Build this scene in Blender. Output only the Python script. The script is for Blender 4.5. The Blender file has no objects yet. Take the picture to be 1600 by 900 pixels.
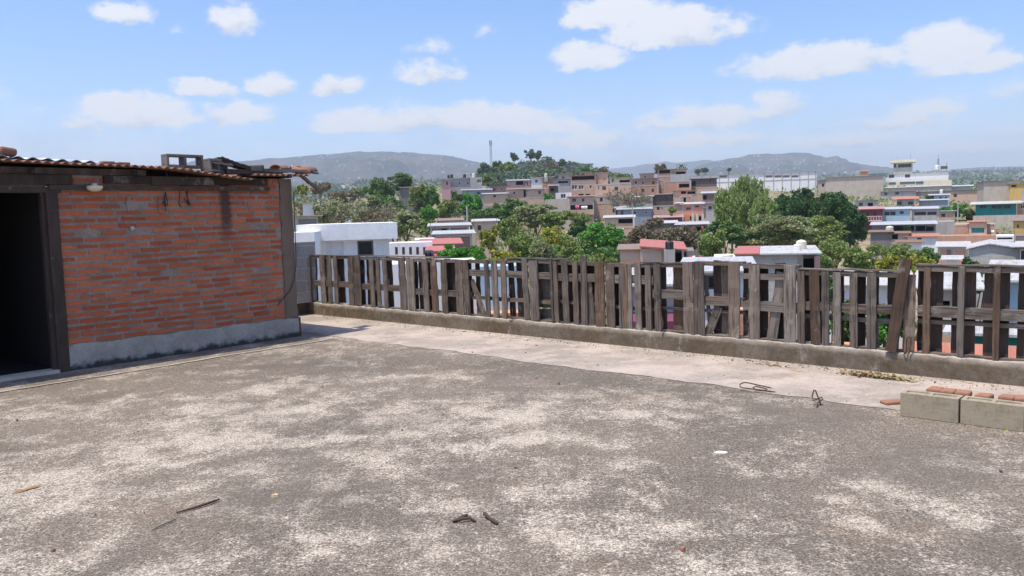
import bpy, math, random
import numpy as np
from mathutils import Vector, Matrix
random.seed(7); RNG = np.random.default_rng(11)
PI = math.pi
scn = bpy.context.scene
col = scn.collection

# ------------------------------------------------------------------ camera
FOC, HC = 1280.0, 1.6
PITCH, ROLL = math.atan(112/1280), .028
F_ = Vector((0, math.cos(PITCH), -math.sin(PITCH)))
R0 = Vector((1, 0, 0)); U0 = R0.cross(F_)
RX = R0*math.cos(ROLL) - U0*math.sin(ROLL)
UX = U0*math.cos(ROLL) + R0*math.sin(ROLL)
EYE = Vector((0, 0, HC))
cd = bpy.data.cameras.new('camera'); cam = bpy.data.objects.new('camera', cd); col.objects.link(cam)
M4 = Matrix((RX, UX, -F_)).transposed().to_4x4(); M4.translation = EYE
cam.matrix_world = M4
cd.sensor_width = 36; cd.lens = 36*FOC/1600; cd.clip_start = .05; cd.clip_end = 30000
scn.camera = cam

# ------------------------------------------------------------------ light
SUN_EL, SUN_AZ = math.radians(72), math.radians(-124)
sl = bpy.data.lights.new('sun', 'SUN'); sl.energy = 3.3; sl.angle = math.radians(.53); sl.color = (1, .935, .83)
so = bpy.data.objects.new('sun', sl); col.objects.link(so)
sd = Vector((math.sin(SUN_AZ)*math.cos(SUN_EL), math.cos(SUN_AZ)*math.cos(SUN_EL), math.sin(SUN_EL)))
so.rotation_euler = (-sd).to_track_quat('-Z', 'Y').to_euler(); so.location = (0, 0, 60)
scn.view_settings.view_transform = 'Standard'; scn.view_settings.look = 'None'
scn.view_settings.gamma = 1; scn.view_settings.use_curve_mapping = False
scn.view_settings.exposure = 0.66
scn.cycles.max_bounces = 6; scn.cycles.transparent_max_bounces = 8
scn.cycles.volume_bounces = 0

# ------------------------------------------------------------------ pixel calibration (photo 1600x900) -> world rays
def ray(px, py): return F_*FOC + RX*(px-800) + UX*(450-py)
def at(px, py, d):
    D = ray(px, py); return EYE + D*(d/D.y)
def gp(px, py, z=0.0):
    D = ray(px, py); return EYE + D*((z-HC)/D.z)
def onpl(px, py, p0, n):
    D = ray(px, py); return EYE + D*((p0-EYE).dot(n)/D.dot(n))

# ------------------------------------------------------------------ world
w = bpy.data.worlds.new('World'); scn.world = w; w.use_nodes = True
nt = w.node_tree; N = nt.nodes; L = nt.links; N.clear()
def nd(t, **k):
    n = N.new(t)
    for a, b in k.items(): setattr(n, a, b)
    return n
def mth(op, a, b=None, c=None, clamp=False):
    n = N.new('ShaderNodeMath'); n.operation = op; n.use_clamp = clamp
    for i, v in enumerate((a, b, c)):
        if v is None: continue
        if isinstance(v, (int, float)): n.inputs[i].default_value = v
        else: L.new(v, n.inputs[i])
    return n.outputs[0]
sky = nd('ShaderNodeTexSky', sky_type='NISHITA', sun_disc=False, sun_elevation=SUN_EL, sun_rotation=SUN_AZ,
         altitude=900, air_density=1.0, dust_density=2.6, ozone_density=2.2)
tc = nd('ShaderNodeTexCoord'); sep = nd('ShaderNodeSeparateXYZ'); L.new(tc.outputs['Generated'], sep.inputs[0])
az = mth('ARCTAN2', sep.outputs[0], sep.outputs[1]); el = mth('ARCSINE', sep.outputs[2])
cmb = nd('ShaderNodeCombineXYZ'); L.new(az, cmb.inputs[0]); L.new(el, cmb.inputs[1])
def wnoise(scale, detail, rough, seed, stretch=1.0):
    mp = nd('ShaderNodeMapping'); mp.inputs['Location'].default_value = (seed, seed*.7, seed*.3)
    mp.inputs['Scale'].default_value = (1, stretch, 1); L.new(cmb.outputs[0], mp.inputs[0])
    n = nd('ShaderNodeTexNoise'); n.inputs['Scale'].default_value = scale; n.inputs['Detail'].default_value = detail
    n.inputs['Roughness'].default_value = rough; L.new(mp.outputs[0], n.inputs['Vector']); return n.outputs[0]
n1 = wnoise(20, 9, .62, 3.1, 1.5); n2 = wnoise(9, 6, .6, 9.4, 1.6); n3 = wnoise(30, 6, .65, 5.5, 1.6)
azd = mth('ADD', az, mth('MULTIPLY', mth('SUBTRACT', n2, .5), .05))
eld = mth('ADD', el, mth('MULTIPLY', mth('SUBTRACT', n3, .5), .028))
CL = [(200,20,45,19,.9),(362,28,42,34,.9),(292,42,22,8,.5),(323,136,56,15,.9),(425,132,42,20,.9),(530,130,50,20,.9),
      (220,172,95,30,.9),(370,176,66,20,.85),(135,190,42,14,.7),(675,112,62,22,.9),(680,72,50,18,.5),(770,42,30,14,.35),
      (700,182,220,24,.9),(640,168,60,18,.5),(860,195,90,20,.7),(545,196,70,14,.7),(960,15,100,32,1.15),(1050,42,130,32,1.15),(920,86,66,26,1.1),
      (1480,70,70,34,1.1),(1290,90,150,28,1.1),(1530,97,110,16,.8),(1200,100,60,12,.6),(1210,165,52,24,.9),(1110,178,90,22,.85),(1030,190,50,14,.6),
      (1450,168,60,18,.6),(1400,190,90,12,.7),(925,170,36,9,.5),(1110,215,110,14,.75),(1330,220,110,14,.7),(900,218,130,16,.7),(1500,232,110,12,.6),(420,240,40,8,.4),
      (1590,140,40,14,.4),(1540,205,90,16,.4),(65,172,22,7,.4),(630,220,60,10,.35),(-140,120,120,34,.9),(1780,60,120,40,.9),(1800,180,100,24,.8)]
acc = None; shade = None
for (cx, cy, rx, ry, s) in CL:
    D = ray(cx, cy + ry*.35).normalized(); a0 = math.atan2(D.x, D.y); e0 = math.asin(D.z)
    da = mth('MULTIPLY', mth('SUBTRACT', azd, a0), FOC/(rx*1.12))
    de = mth('MULTIPLY', mth('SUBTRACT', eld, e0), FOC/(ry*1.45))
    dd = mth('MAXIMUM', de, mth('MULTIPLY', de, -1.9))
    v = mth('SUBTRACT', 1.0, mth('ADD', mth('MULTIPLY', da, da), mth('MULTIPLY', dd, dd)))
    v = mth('MULTIPLY', mth('MAXIMUM', v, 0.0), s*(1.35 if cy > 125 else 1.1))
    acc = v if acc is None else mth('MAXIMUM', acc, v)
    sh = mth('MULTIPLY', v, mth('ADD', de, .35))
    shade = sh if shade is None else mth('ADD', shade, sh)
n4 = wnoise(62, 7, .65, 1.7, 1.3)
cl = mth('SUBTRACT', mth('ADD', acc, mth('ADD', mth('MULTIPLY', mth('SUBTRACT', n1, .5), 2.5), mth('MULTIPLY', mth('SUBTRACT', n4, .5), 1.1))), .14)
cl = mth('MULTIPLY', cl, mth('GREATER_THAN', acc, .001))
mr = nd('ShaderNodeMapRange', interpolation_type='SMOOTHSTEP'); L.new(cl, mr.inputs[0]); mr.inputs[1].default_value = 0.0; mr.inputs[2].default_value = .75
fac = mth('MULTIPLY', mr.outputs[0], mth('MULTIPLY', mth('MINIMUM', mth('ADD', acc, .35), 1.0), .93))
mr2 = nd('ShaderNodeMapRange', interpolation_type='SMOOTHSTEP'); L.new(mth('ADD', shade, mth('MULTIPLY', mth('SUBTRACT', n1, .5), 2.6)), mr2.inputs[0])
mr2.inputs[1].default_value = -.5; mr2.inputs[2].default_value = .45
ccol = nd('ShaderNodeMix', data_type='RGBA'); L.new(mr2.outputs[0], ccol.inputs[0])
ccol.inputs[6].default_value = (.40, .43, .50, 1); ccol.inputs[7].default_value = (.63, .635, .65, 1)
hsv = nd('ShaderNodeHueSaturation'); L.new(sky.outputs[0], hsv.inputs['Color']); hsv.inputs['Saturation'].default_value = 1.22
SKY_K = .15
tnt = nd('ShaderNodeVectorMath', operation='MULTIPLY'); L.new(hsv.outputs[0], tnt.inputs[0]); tnt.inputs[1].default_value = (1.03, .95, .99)
skm = nd('ShaderNodeVectorMath', operation='SCALE'); L.new(tnt.outputs[0], skm.inputs[0]); skm.inputs['Scale'].default_value = SKY_K
vl = nd('ShaderNodeMapRange', interpolation_type='SMOOTHSTEP'); L.new(el, vl.inputs[0]); vl.inputs[1].default_value = .17; vl.inputs[2].default_value = .03
n5 = wnoise(5, 7, .6, 22.0, 3.5); vn = nd('ShaderNodeMapRange', interpolation_type='SMOOTHSTEP'); L.new(n5, vn.inputs[0]); vn.inputs[1].default_value = .38; vn.inputs[2].default_value = .62
veil = mth('MULTIPLY', vl.outputs[0], mth('ADD', mth('MULTIPLY', vn.outputs[0], .42), .18))
fac = mth('SUBTRACT', 1.0, mth('MULTIPLY', mth('SUBTRACT', 1.0, fac), mth('SUBTRACT', 1.0, veil)))
mix = nd('ShaderNodeMix', data_type='RGBA'); L.new(fac, mix.inputs[0]); L.new(skm.outputs[0], mix.inputs[6]); L.new(ccol.outputs[2], mix.inputs[7])
sc2 = nd('ShaderNodeVectorMath', operation='SCALE'); L.new(mix.outputs[2], sc2.inputs[0]); sc2.inputs['Scale'].default_value = 1/.12
bg = nd('ShaderNodeBackground'); bg.inputs[1].default_value = .12; L.new(sc2.outputs[0], bg.inputs[0])
wo = nd('ShaderNodeOutputWorld'); L.new(bg.outputs[0], wo.inputs[0])

# ------------------------------------------------------------------ helpers: mesh builder
class MB:
    def __init__(s): s.v = []; s.f = []
    def box(s, x0, x1, y0, y1, z0, z1, M=None):
        b = len(s.v)
        for x in (x0, x1):
            for y in (y0, y1):
                for z in (z0, z1):
                    p = Vector((x, y, z)); s.v.append(tuple(M @ p if M else p))
        s.f += [(b,b+1,b+3,b+2),(b+4,b+6,b+7,b+5),(b,b+4,b+5,b+1),(b+2,b+3,b+7,b+6),(b,b+2,b+6,b+4),(b+1,b+5,b+7,b+3)]
        return s
    def poly(s, pts):
        b = len(s.v); s.v += [tuple(p) for p in pts]; s.f.append(tuple(range(b, b+len(pts)))); return s
    def prism(s, prof, x0, x1):            # profile in (y,z), extruded along x
        b = len(s.v); n = len(prof)
        for x in (x0, x1): s.v += [(x, y, z) for y, z in prof]
        s.f.append(tuple(range(b+n-1, b-1, -1))); s.f.append(tuple(range(b+n, b+2*n)))
        for i in range(n):
            j = (i+1) % n; s.f.append((b+i, b+j, b+n+j, b+n+i))
        return s
    def tube(s, pts, radii, n=8, cap=True):
        pts = [Vector(p) for p in pts]
        if isinstance(radii, (int, float)): radii = [radii]*len(pts)
        b = len(s.v)
        for i, p in enumerate(pts):
            a = pts[max(0, i-1)]; c = pts[min(len(pts)-1, i+1)]; t = (c-a)
            t = t.normalized() if t.length > 1e-9 else Vector((0, 0, 1))
            u = t.cross(Vector((0, 0, 1)) if abs(t.z) < .95 else Vector((1, 0, 0))).normalized(); v = t.cross(u)
            for k in range(n):
                q = 2*PI*k/n; s.v.append(tuple(p + (u*math.cos(q)+v*math.sin(q))*radii[i]))
        for i in range(len(pts)-1):
            for k in range(n):
                k2 = (k+1) % n; s.f.append((b+i*n+k, b+i*n+k2, b+(i+1)*n+k2, b+(i+1)*n+k))
        if cap:
            s.f.append(tuple(range(b+n-1, b-1, -1))); e = b+(len(pts)-1)*n; s.f.append(tuple(range(e, e+n)))
        return s
    def lathe(s, prof, n=16, c=(0, 0, 0)):
        return s.tube([(c[0], c[1], c[2]+z) for r, z in prof], [max(r, .001) for r, z in prof], n)
    def build(s, name, m, parent=None, smooth=False, bevel=0):
        me = bpy.data.meshes.new(name); me.from_pydata(s.v, [], s.f); me.update()
        o = bpy.data.objects.new(name, me); col.objects.link(o)
        if m: me.materials.append(m)
        if parent: o.parent = parent
        if smooth: me.polygons.foreach_set('use_smooth', [True]*len(me.polygons))
        if bevel:
            b = o.modifiers.new('bevel', 'BEVEL'); b.width = bevel; b.segments = 2; b.limit_method = 'ANGLE'
        return o
def tag(o, label=None, cat=None, group=None, kind=None):
    if label: o['label'] = label
    if cat: o['category'] = cat
    if group: o['group'] = group
    if kind: o['kind'] = kind
    return o
def empty(name, loc=(0, 0, 0), rz=0):
    o = bpy.data.objects.new(name, None); col.objects.link(o); o.location = loc; o.rotation_euler = (0, 0, rz); o.empty_display_size = .2
    return o
def npmesh(name, V, Fq, m, parent=None):
    me = bpy.data.meshes.new(name); nv, nf = len(V), len(Fq)
    me.vertices.add(nv); me.vertices.foreach_set('co', np.asarray(V, np.float32).ravel())
    k = Fq.shape[1]
    me.loops.add(nf*k); me.loops.foreach_set('vertex_index', Fq.astype(np.int32).ravel())
    me.polygons.add(nf); me.polygons.foreach_set('loop_start', np.arange(0, nf*k, k, dtype=np.int32))
    me.polygons.foreach_set('loop_total', np.full(nf, k, dtype=np.int32))
    me.update(calc_edges=True); me.validate()
    o = bpy.data.objects.new(name, me); col.objects.link(o)
    if m: me.materials.append(m)
    if parent: o.parent = parent
    return o
# value noise
_perm = RNG.random((256, 256))
def vnoise(x, y):
    xi = np.floor(x).astype(int); yi = np.floor(y).astype(int); fx = x-xi; fy = y-yi
    fx = fx*fx*(3-2*fx); fy = fy*fy*(3-2*fy)
    g = lambda a, b: _perm[a % 256, b % 256]
    return (g(xi, yi)*(1-fx)+g(xi+1, yi)*fx)*(1-fy)+(g(xi, yi+1)*(1-fx)+g(xi+1, yi+1)*fx)*fy
def fbm(x, y, o=5, r=.5):
    s = 0; a = 1; t = 0
    for i in range(o):
        s = s + a*vnoise(x*2**i+17.3*i, y*2**i+5.1*i); t += a; a *= r
    return s/t

# ------------------------------------------------------------------ helpers: materials
def newmat(name):
    m = bpy.data.materials.new(name); m.use_nodes = True; m.node_tree.nodes.clear(); return m
class NT:
    def __init__(s, m): s.t = m.node_tree; s.n = s.t.nodes; s.l = s.t.links
    def node(s, t, inp=None, **k):
        n = s.n.new(t)
        for a, b in k.items(): setattr(n, a, b)
        for a, b in (inp or {}).items():
            if hasattr(b, 'is_output') or isinstance(b, bpy.types.NodeSocket): s.l.new(b, n.inputs[a])
            else: n.inputs[a].default_value = b
        return n
    def math(s, op, a, b=None, clamp=False):
        n = s.n.new('ShaderNodeMath'); n.operation = op; n.use_clamp = clamp
        for i, v in enumerate((a, b)):
            if v is None: continue
            if isinstance(v, (int, float)): n.inputs[i].default_value = v
            else: s.l.new(v, n.inputs[i])
        return n.outputs[0]
    def coord(s, kind='Object', scale=(1, 1, 1), loc=(0, 0, 0)):
        t = s.node('ShaderNodeTexCoord'); mp = s.node('ShaderNodeMapping', {0: t.outputs[kind], 'Scale': scale, 'Location': loc}); return mp.outputs[0]
    def noise(s, vec, scale, detail=6, rough=.6):
        return s.node('ShaderNodeTexNoise', {'Vector': vec, 'Scale': scale, 'Detail': detail, 'Roughness': rough}).outputs[0]
    def ramp(s, f, a, b, smooth=True):
        n = s.node('ShaderNodeMapRange', {0: f, 1: a, 2: b}); n.interpolation_type = 'SMOOTHSTEP' if smooth else 'LINEAR'; return n.outputs[0]
    def mix(s, f, a, b, mode='MIX'):
        n = s.n.new('ShaderNodeMix'); n.data_type = 'RGBA'; n.blend_type = mode
        for i, v in ((0, f), (6, a), (7, b)):
            if isinstance(v, tuple): n.inputs[i].default_value = v if len(v) == 4 else (*v, 1)
            elif isinstance(v, (int, float)): n.inputs[i].default_value = v
            else: s.l.new(v, n.inputs[i])
        return n.outputs[2]
    def scalec(s, c, f):
        return s.mix(1.0, c, s.node('ShaderNodeCombineXYZ', {0: f, 1: f, 2: f}).outputs[0], 'MULTIPLY')
    def out(s, colr, rough=.9, bump=None, bstr=.3, bdist=.01, spec=.3, metal=0):
        b = s.node('ShaderNodeBsdfPrincipled')
        if isinstance(colr, tuple): b.inputs['Base Color'].default_value = (*colr[:3], 1)
        else: s.l.new(colr, b.inputs['Base Color'])
        if isinstance(rough, (int, float)): b.inputs['Roughness'].default_value = rough
        else: s.l.new(rough, b.inputs['Roughness'])
        b.inputs['Specular IOR Level'].default_value = spec; b.inputs['Metallic'].default_value = metal
        if bump is not None:
            bn = s.node('ShaderNodeBump', {'Height': bump, 'Strength': bstr, 'Distance': bdist}); s.l.new(bn.outputs[0], b.inputs['Normal'])
        o = s.node('ShaderNodeOutputMaterial'); s.l.new(b.outputs[0], o.inputs[0]); return b
def plaster(name, c, c2=None, s1=.6, s2=6, amt=.5, rough=.92, streak=True, spec=.25):
    """painted or bare mineral surface: broad weathering, fine mottling, vertical rain streaks"""
    m = newmat(name); t = NT(m); c2 = c2 or tuple(x*.55 for x in c)
    v = t.coord(); a = t.noise(v, s1, 8, .65); b = t.noise(v, s2, 6, .7)
    f = t.math('ADD', t.math('MULTIPLY', a, .6), t.math('MULTIPLY', b, .4))
    if streak:
        vs = t.coord(scale=(2.2, 2.2, .12)); f = t.math('ADD', t.math('MULTIPLY', f, .6), t.math('MULTIPLY', t.noise(vs, 1.5, 6, .7), .4))
    k = t.math('MULTIPLY', t.ramp(f, .44, .62), min(1, amt*1.25))
    cc = t.mix(k, c, c2); cc = t.scalec(cc, t.node('ShaderNodeMapRange', {0: b, 1: .3, 2: .7, 3: .88, 4: 1.1}).outputs[0])
    t.out(cc, rough, b, .2, .02, spec); return m
def farbrick(name, c, c2, band=2.7, mort=(.36, .33, .3)):
    """brick infill between a grey concrete frame, as seen from a street away"""
    m = newmat(name); t = NT(m); v = t.coord()
    br = t.node('ShaderNodeTexBrick', {'Vector': t.coord(scale=(1, 1, 1)), 'Color1': (*c, 1), 'Color2': (*c2, 1), 'Mortar': (*mort, 1), 'Scale': 1.0,
                'Mortar Size': .02, 'Brick Width': .5, 'Row Height': .17, 'Bias': 0.0})
    tcn = t.node('ShaderNodeTexCoord'); sp = t.node('ShaderNodeSeparateXYZ', {0: tcn.outputs['Object']})
    cb = t.node('ShaderNodeCombineXYZ', {0: t.math('ADD', sp.outputs[0], sp.outputs[1]), 1: sp.outputs[2]}); t.l.new(cb.outputs[0], br.inputs['Vector'])
    a = t.noise(v, .5, 8, .7); cc = t.mix(t.math('MULTIPLY', t.ramp(a, .42, .7), .6), br.outputs[0], tuple(x*.72 for x in c))
    cc = t.mix(t.math('MULTIPLY', t.ramp(t.noise(v, 1.7, 6, .7), .52, .75), .5), cc, mort)
    z = t.math('FRACT', t.math('DIVIDE', sp.outputs[2], band)); band_f = t.math('LESS_THAN', z, .07)
    xx = t.math('FRACT', t.math('DIVIDE', t.math('ADD', sp.outputs[0], sp.outputs[1]), 3.3)); col_f = t.math('LESS_THAN', xx, .055)
    cc = t.mix(t.math('MULTIPLY', t.math('MAXIMUM', band_f, col_f), .8), cc, mort)
    t.out(cc, .93); return m
def sheet(name, c, c2, freq=6, rough=.5, amt=.6, spec=.4, metal=0):
    """corrugated sheet metal with dirt and rust"""
    m = newmat(name); t = NT(m); v = t.coord()
    wv = t.node('ShaderNodeTexWave', {'Vector': v, 'Scale': freq, 'Distortion': 0.0}, bands_direction='X')
    a = t.noise(v, .8, 8, .7); b = t.noise(t.coord(scale=(6, .6, 1)), 1.2, 5, .6)
    f = t.ramp(t.math('ADD', t.math('MULTIPLY', a, .5), t.math('MULTIPLY', b, .5)), .45, .66)
    t.out(t.mix(t.math('MULTIPLY', f, amt), c, c2), rough, wv.outputs[0], .5, .03, spec, metal); return m
def plain(name, c, rough=.6, spec=.4, vary=.15, scale=20):
    m = newmat(name); t = NT(m); n = t.noise(t.coord(), scale, 5, .6)
    t.out(t.scalec(t.mix(0.0, c, c), t.node('ShaderNodeMapRange', {0: n, 1: .3, 2: .7, 3: 1-vary, 4: 1+vary}).outputs[0]), rough, None, spec=spec); return m

MAT = {}
MAT['brick_a'] = farbrick('tan_brick', (.62, .39, .25), (.50, .30, .19), mort=(.45, .41, .37))
MAT['brick_b'] = farbrick('red_brick', (.60, .29, .165), (.50, .235, .13), mort=(.44, .38, .34))
MAT['brick_c'] = farbrick('pink_brick', (.68, .45, .29), (.57, .36, .235), mort=(.5, .45, .4))
MAT['brick_d'] = farbrick('dark_brick', (.27, .17, .14), (.2, .13, .11), mort=(.22, .2, .18))
MAT['conc'] = plaster('grey_render', (.47, .45, .42), (.27, .25, .23))
MAT['conc_w'] = plaster('warm_render', (.52, .46, .38), (.32, .27, .22))
MAT['conc_d'] = plaster('dark_render', (.24, .225, .21), (.12, .11, .1))
MAT['framec'] = plaster('frame_concrete', (.50, .45, .40), (.33, .29, .26))
MAT['white'] = plaster('white_paint', (.80, .80, .80), (.55, .53, .5), amt=.3)
MAT['white_near'] = plaster('white_near_paint', (.84, .83, .80), (.68, .66, .62), amt=.35)
MAT['cream'] = plaster('cream_paint', (.78, .72, .52), (.5, .44, .32), amt=.4)
MAT['yellow'] = plaster('yellow_paint', (.62, .42, .14), (.4, .26, .1), amt=.4)
MAT['orange'] = plaster('orange_paint', (.66, .32, .17), (.4, .2, .12), amt=.4)
MAT['teal'] = plaster('teal_paint', (.03, .26, .25), (.02, .14, .14), amt=.4)
MAT['blue'] = plaster('light_blue_paint', (.38, .52, .62), (.28, .36, .42), amt=.3)
MAT['bluegrey'] = plaster('blue_grey_paint', (.32, .36, .40), (.2, .22, .25))
MAT['maroon'] = plaster('maroon_paint', (.24, .05, .06), (.12, .03, .04), amt=.5)
MAT['purple'] = plaster('plum_paint', (.20, .06, .10), (.12, .04, .06), amt=.4)
MAT['pink'] = plaster('pink_paint', (.62, .38, .35), (.42, .25, .23), amt=.4)
MAT['darkwood'] = sheet('dark_boarding', (.12, .10, .09), (.2, .17, .15), 3, .9)
MAT['zinc'] = sheet('zinc_sheet', (.50, .50, .50), (.30, .26, .22), 5, .45)
MAT['zinc_w'] = sheet('pale_zinc_sheet', (.52, .515, .50), (.30, .27, .24), 5, .6, .8)
MAT['zinc_b'] = sheet('bluish_zinc_sheet', (.40, .47, .53), (.25, .25, .25), 5, .4, .5)
MAT['zinc_g'] = sheet('green_roof_sheet', (.30, .42, .38), (.4, .42, .4), 4, .5, .5)
MAT['rust'] = sheet('rusty_sheet', (.24, .15, .11), (.13, .08, .06), 5, .85)
MAT['tile'] = sheet('red_tile', (.50, .20, .13), (.3, .13, .09), 8, .85)
MAT['redroof'] = sheet('faded_red_sheet', (.46, .16, .13), (.32, .11, .09), 5, .6, .5)
MAT['pinkroof'] = sheet('pale_pink_sheet', (.46, .25, .22), (.32, .17, .15), 5, .6, .5)
MAT['brownroof'] = sheet('brown_sheet', (.27, .2, .16), (.17, .12, .1), 5, .8)
MAT['glass'] = plain('dark_window', (.03, .035, .04), .15, .5)
MAT['hole'] = plain('unlit_opening', (.035, .03, .028), .9, .1)  # near-black colour stands in for the shade inside openings
MAT['shutter'] = plain('grey_shutter', (.2, .2, .2), .7)
MAT['frame_w'] = plain('pale_frame', (.65, .63, .6), .6)
MAT['frame_d'] = plain('dark_frame', (.12, .1, .09), .7)
MAT['tank_black'] = plain('black_plastic', (.02, .022, .025), .45)
MAT['tank_cream'] = plain('cream_plastic', (.72, .66, .5), .5)
MAT['tank_white'] = plain('white_plastic', (.78, .77, .74), .5)
MAT['steel'] = plain('galvanised_steel', (.35, .35, .36), .5)
MAT['bark'] = plaster('bark', (.16, .12, .09), (.07, .05, .04), s1=3, s2=20, amt=.7)
MAT['barkgrey'] = plaster('dry_bark', (.24, .20, .17), (.13, .10, .09), s1=3, s2=20, amt=.7)
def leafmat(name, c1, c2, c3=None, tr=.25):
    m = newmat(name); t = NT(m); g = t.node('ShaderNodeNewGeometry')
    big = t.noise(t.coord(), .8, 5, .7)
    cc = t.mix(g.outputs['Random Per Island'], c1, c2)
    cc = t.mix(t.ramp(big, .45, .62), cc, c3 or tuple((a+b)/2*k for a, b, k in zip(c1, c2, (1.0, 1.25, 1.1))))
    d = t.node('ShaderNodeBsdfPrincipled', {'Base Color': cc, 'Roughness': .6, 'Specular IOR Level': .25}); tr_ = t.node('ShaderNodeBsdfTranslucent', {'Color': cc})
    mx = t.node('ShaderNodeMixShader', {0: tr, 1: d.outputs[0], 2: tr_.outputs[0]})
    o = t.node('ShaderNodeOutputMaterial'); t.l.new(mx.outputs[0], o.inputs[0]); return m
LEAF = {
 'dark': leafmat('dark_green_leaves', (0.033, 0.078, 0.026), (0.072, 0.143, 0.039)),
 'bright': leafmat('bright_green_leaves', (0.078, 0.221, 0.033), (0.156, 0.338, 0.065)),
 'mid': leafmat('green_leaves', (0.078, 0.143, 0.039), (0.169, 0.247, 0.078)),
 'olive': leafmat('olive_leaves', (0.15, 0.20, 0.055), (0.28, 0.32, 0.10)),
 'yellow': leafmat('yellow_green_leaves', (0.208, 0.234, 0.039), (0.416, 0.364, 0.065)),
 'willow': leafmat('willow_leaves', (0.156, 0.221, 0.058), (0.312, 0.364, 0.117)),
 'khaki': leafmat('khaki_leaves', (0.20, 0.22, 0.10), (0.34, 0.335, 0.17)),
 'brown': leafmat('dry_brown_leaves', (0.169, 0.130, 0.078), (0.286, 0.221, 0.143)),
 'bluish': leafmat('far_green_leaves', (0.091, 0.130, 0.078), (0.156, 0.195, 0.117)),
 'dry': leafmat('straw_leaves', (0.26, 0.17, 0.085), (0.42, 0.30, 0.16)),
}
# ------------------------------------------------------------------ terrain
PXS = np.array([-900, 0, 460, 620, 740, 850, 1000, 1150, 1350, 1600, 2400.])
DS = np.array([8, 20, 60, 100, 130, 160, 200, 260, 320, 420, 600, 1000, 1800, 3000, 5200, 7000.])
ZT = np.array([
 [-7]*11, [-7]*11,
 [-7,-7,-7,-7,-8,-8,-8,-8,-8,-8,-8],
 [-5,-5,-5,-6,-7,-8,-8,-8,-8,-7,-7],
 [-3,-3,-3,-4,-6,-7,-7,-7,-7,-5,-5],
 [-1,-1,-1,-2,-4,-4,-4,-4,-4,-3,-3],
 [ 2, 2, 2, 2, 3, 2, 1, 1, 1,-1,-1],
 [ 6, 6, 6, 6, 9, 8, 7, 6, 5, 3, 3],
 [ 8, 8, 8, 9,13,12,11,10, 9, 7, 7],
 [ 8, 8, 8,10,21,28,17,10, 9, 8, 8],
 [12,12,12,14,20,22,14, 8, 8, 8, 8],
 [32,32,32,34,34,32,25,15,12,12,12],
 [70,70,70,74,75,70,55,50,52,50,50],
 [110]*11, [120]*11, [120]*11], float)
def terr(x, y):
    x = np.asarray(x, float); y = np.maximum(np.asarray(y, float), 8)
    px = np.clip(800+FOC*x/y, -900, 2399.9); ld = np.log(np.clip(y, 8, 6999)); lD = np.log(DS)
    i = np.clip(np.searchsorted(PXS, px, 'right')-1, 0, len(PXS)-2); j = np.clip(np.searchsorted(lD, ld, 'right')-1, 0, len(DS)-2)
    a = (px-PXS[i])/(PXS[i+1]-PXS[i]); b = (ld-lD[j])/(lD[j+1]-lD[j]); a = a*a*(3-2*a)
    return (ZT[j, i]*(1-a)+ZT[j, i+1]*a)*(1-b)+(ZT[j+1, i]*(1-a)+ZT[j+1, i+1]*a)*b
def tz(x, y): return float(terr(x, y))
def ground_mat():
    m = newmat('dry_scrub_ground'); t = NT(m); v = t.coord()
    a = t.noise(v, .02, 8, .65); b = t.noise(v, .15, 8, .7); c = t.noise(v, 1.2, 6, .7)
    cc = t.mix(t.ramp(a, .4, .6), (.26, .21, .14, 1), (.15, .15, .08, 1))
    cc = t.mix(t.ramp(b, .45, .62), cc, (.36, .28, .2, 1)); cc = t.mix(t.ramp(c, .5, .7), cc, (.12, .12, .065, 1))
    t.out(cc, .95, c, .5, .3); return m
MAT['ground'] = ground_mat()
yy = np.concatenate([np.array([-400, -60, 0, 6]), np.geomspace(10, 9000, 150)])
tt = np.linspace(-1.6, 1.6, 170)
Y, T = np.meshgrid(yy, tt, indexing='ij'); X = np.where(Y < 60, T*np.maximum(60, 60), T*Y)
X = T*np.maximum(Y, 60.) * np.where(Y < 10, 4, 1)
Z = terr(X, np.maximum(Y, 8)) + np.where(Y > 120, (fbm(X/60, Y/60, 5)-.5)*np.clip(Y/60, 1, 26), 0)
nY, nT = Y.shape; idx = np.arange(nY*nT).reshape(nY, nT)
Q = np.stack([idx[:-1, :-1], idx[:-1, 1:], idx[1:, 1:], idx[1:, :-1]], -1).reshape(-1, 4)
g = npmesh('ground', np.stack([X, Y, Z], -1).reshape(-1, 3), Q, MAT['ground']); tag(g, kind='structure')
g.data.polygons.foreach_set('use_smooth', [True]*len(g.data.polygons))

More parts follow.
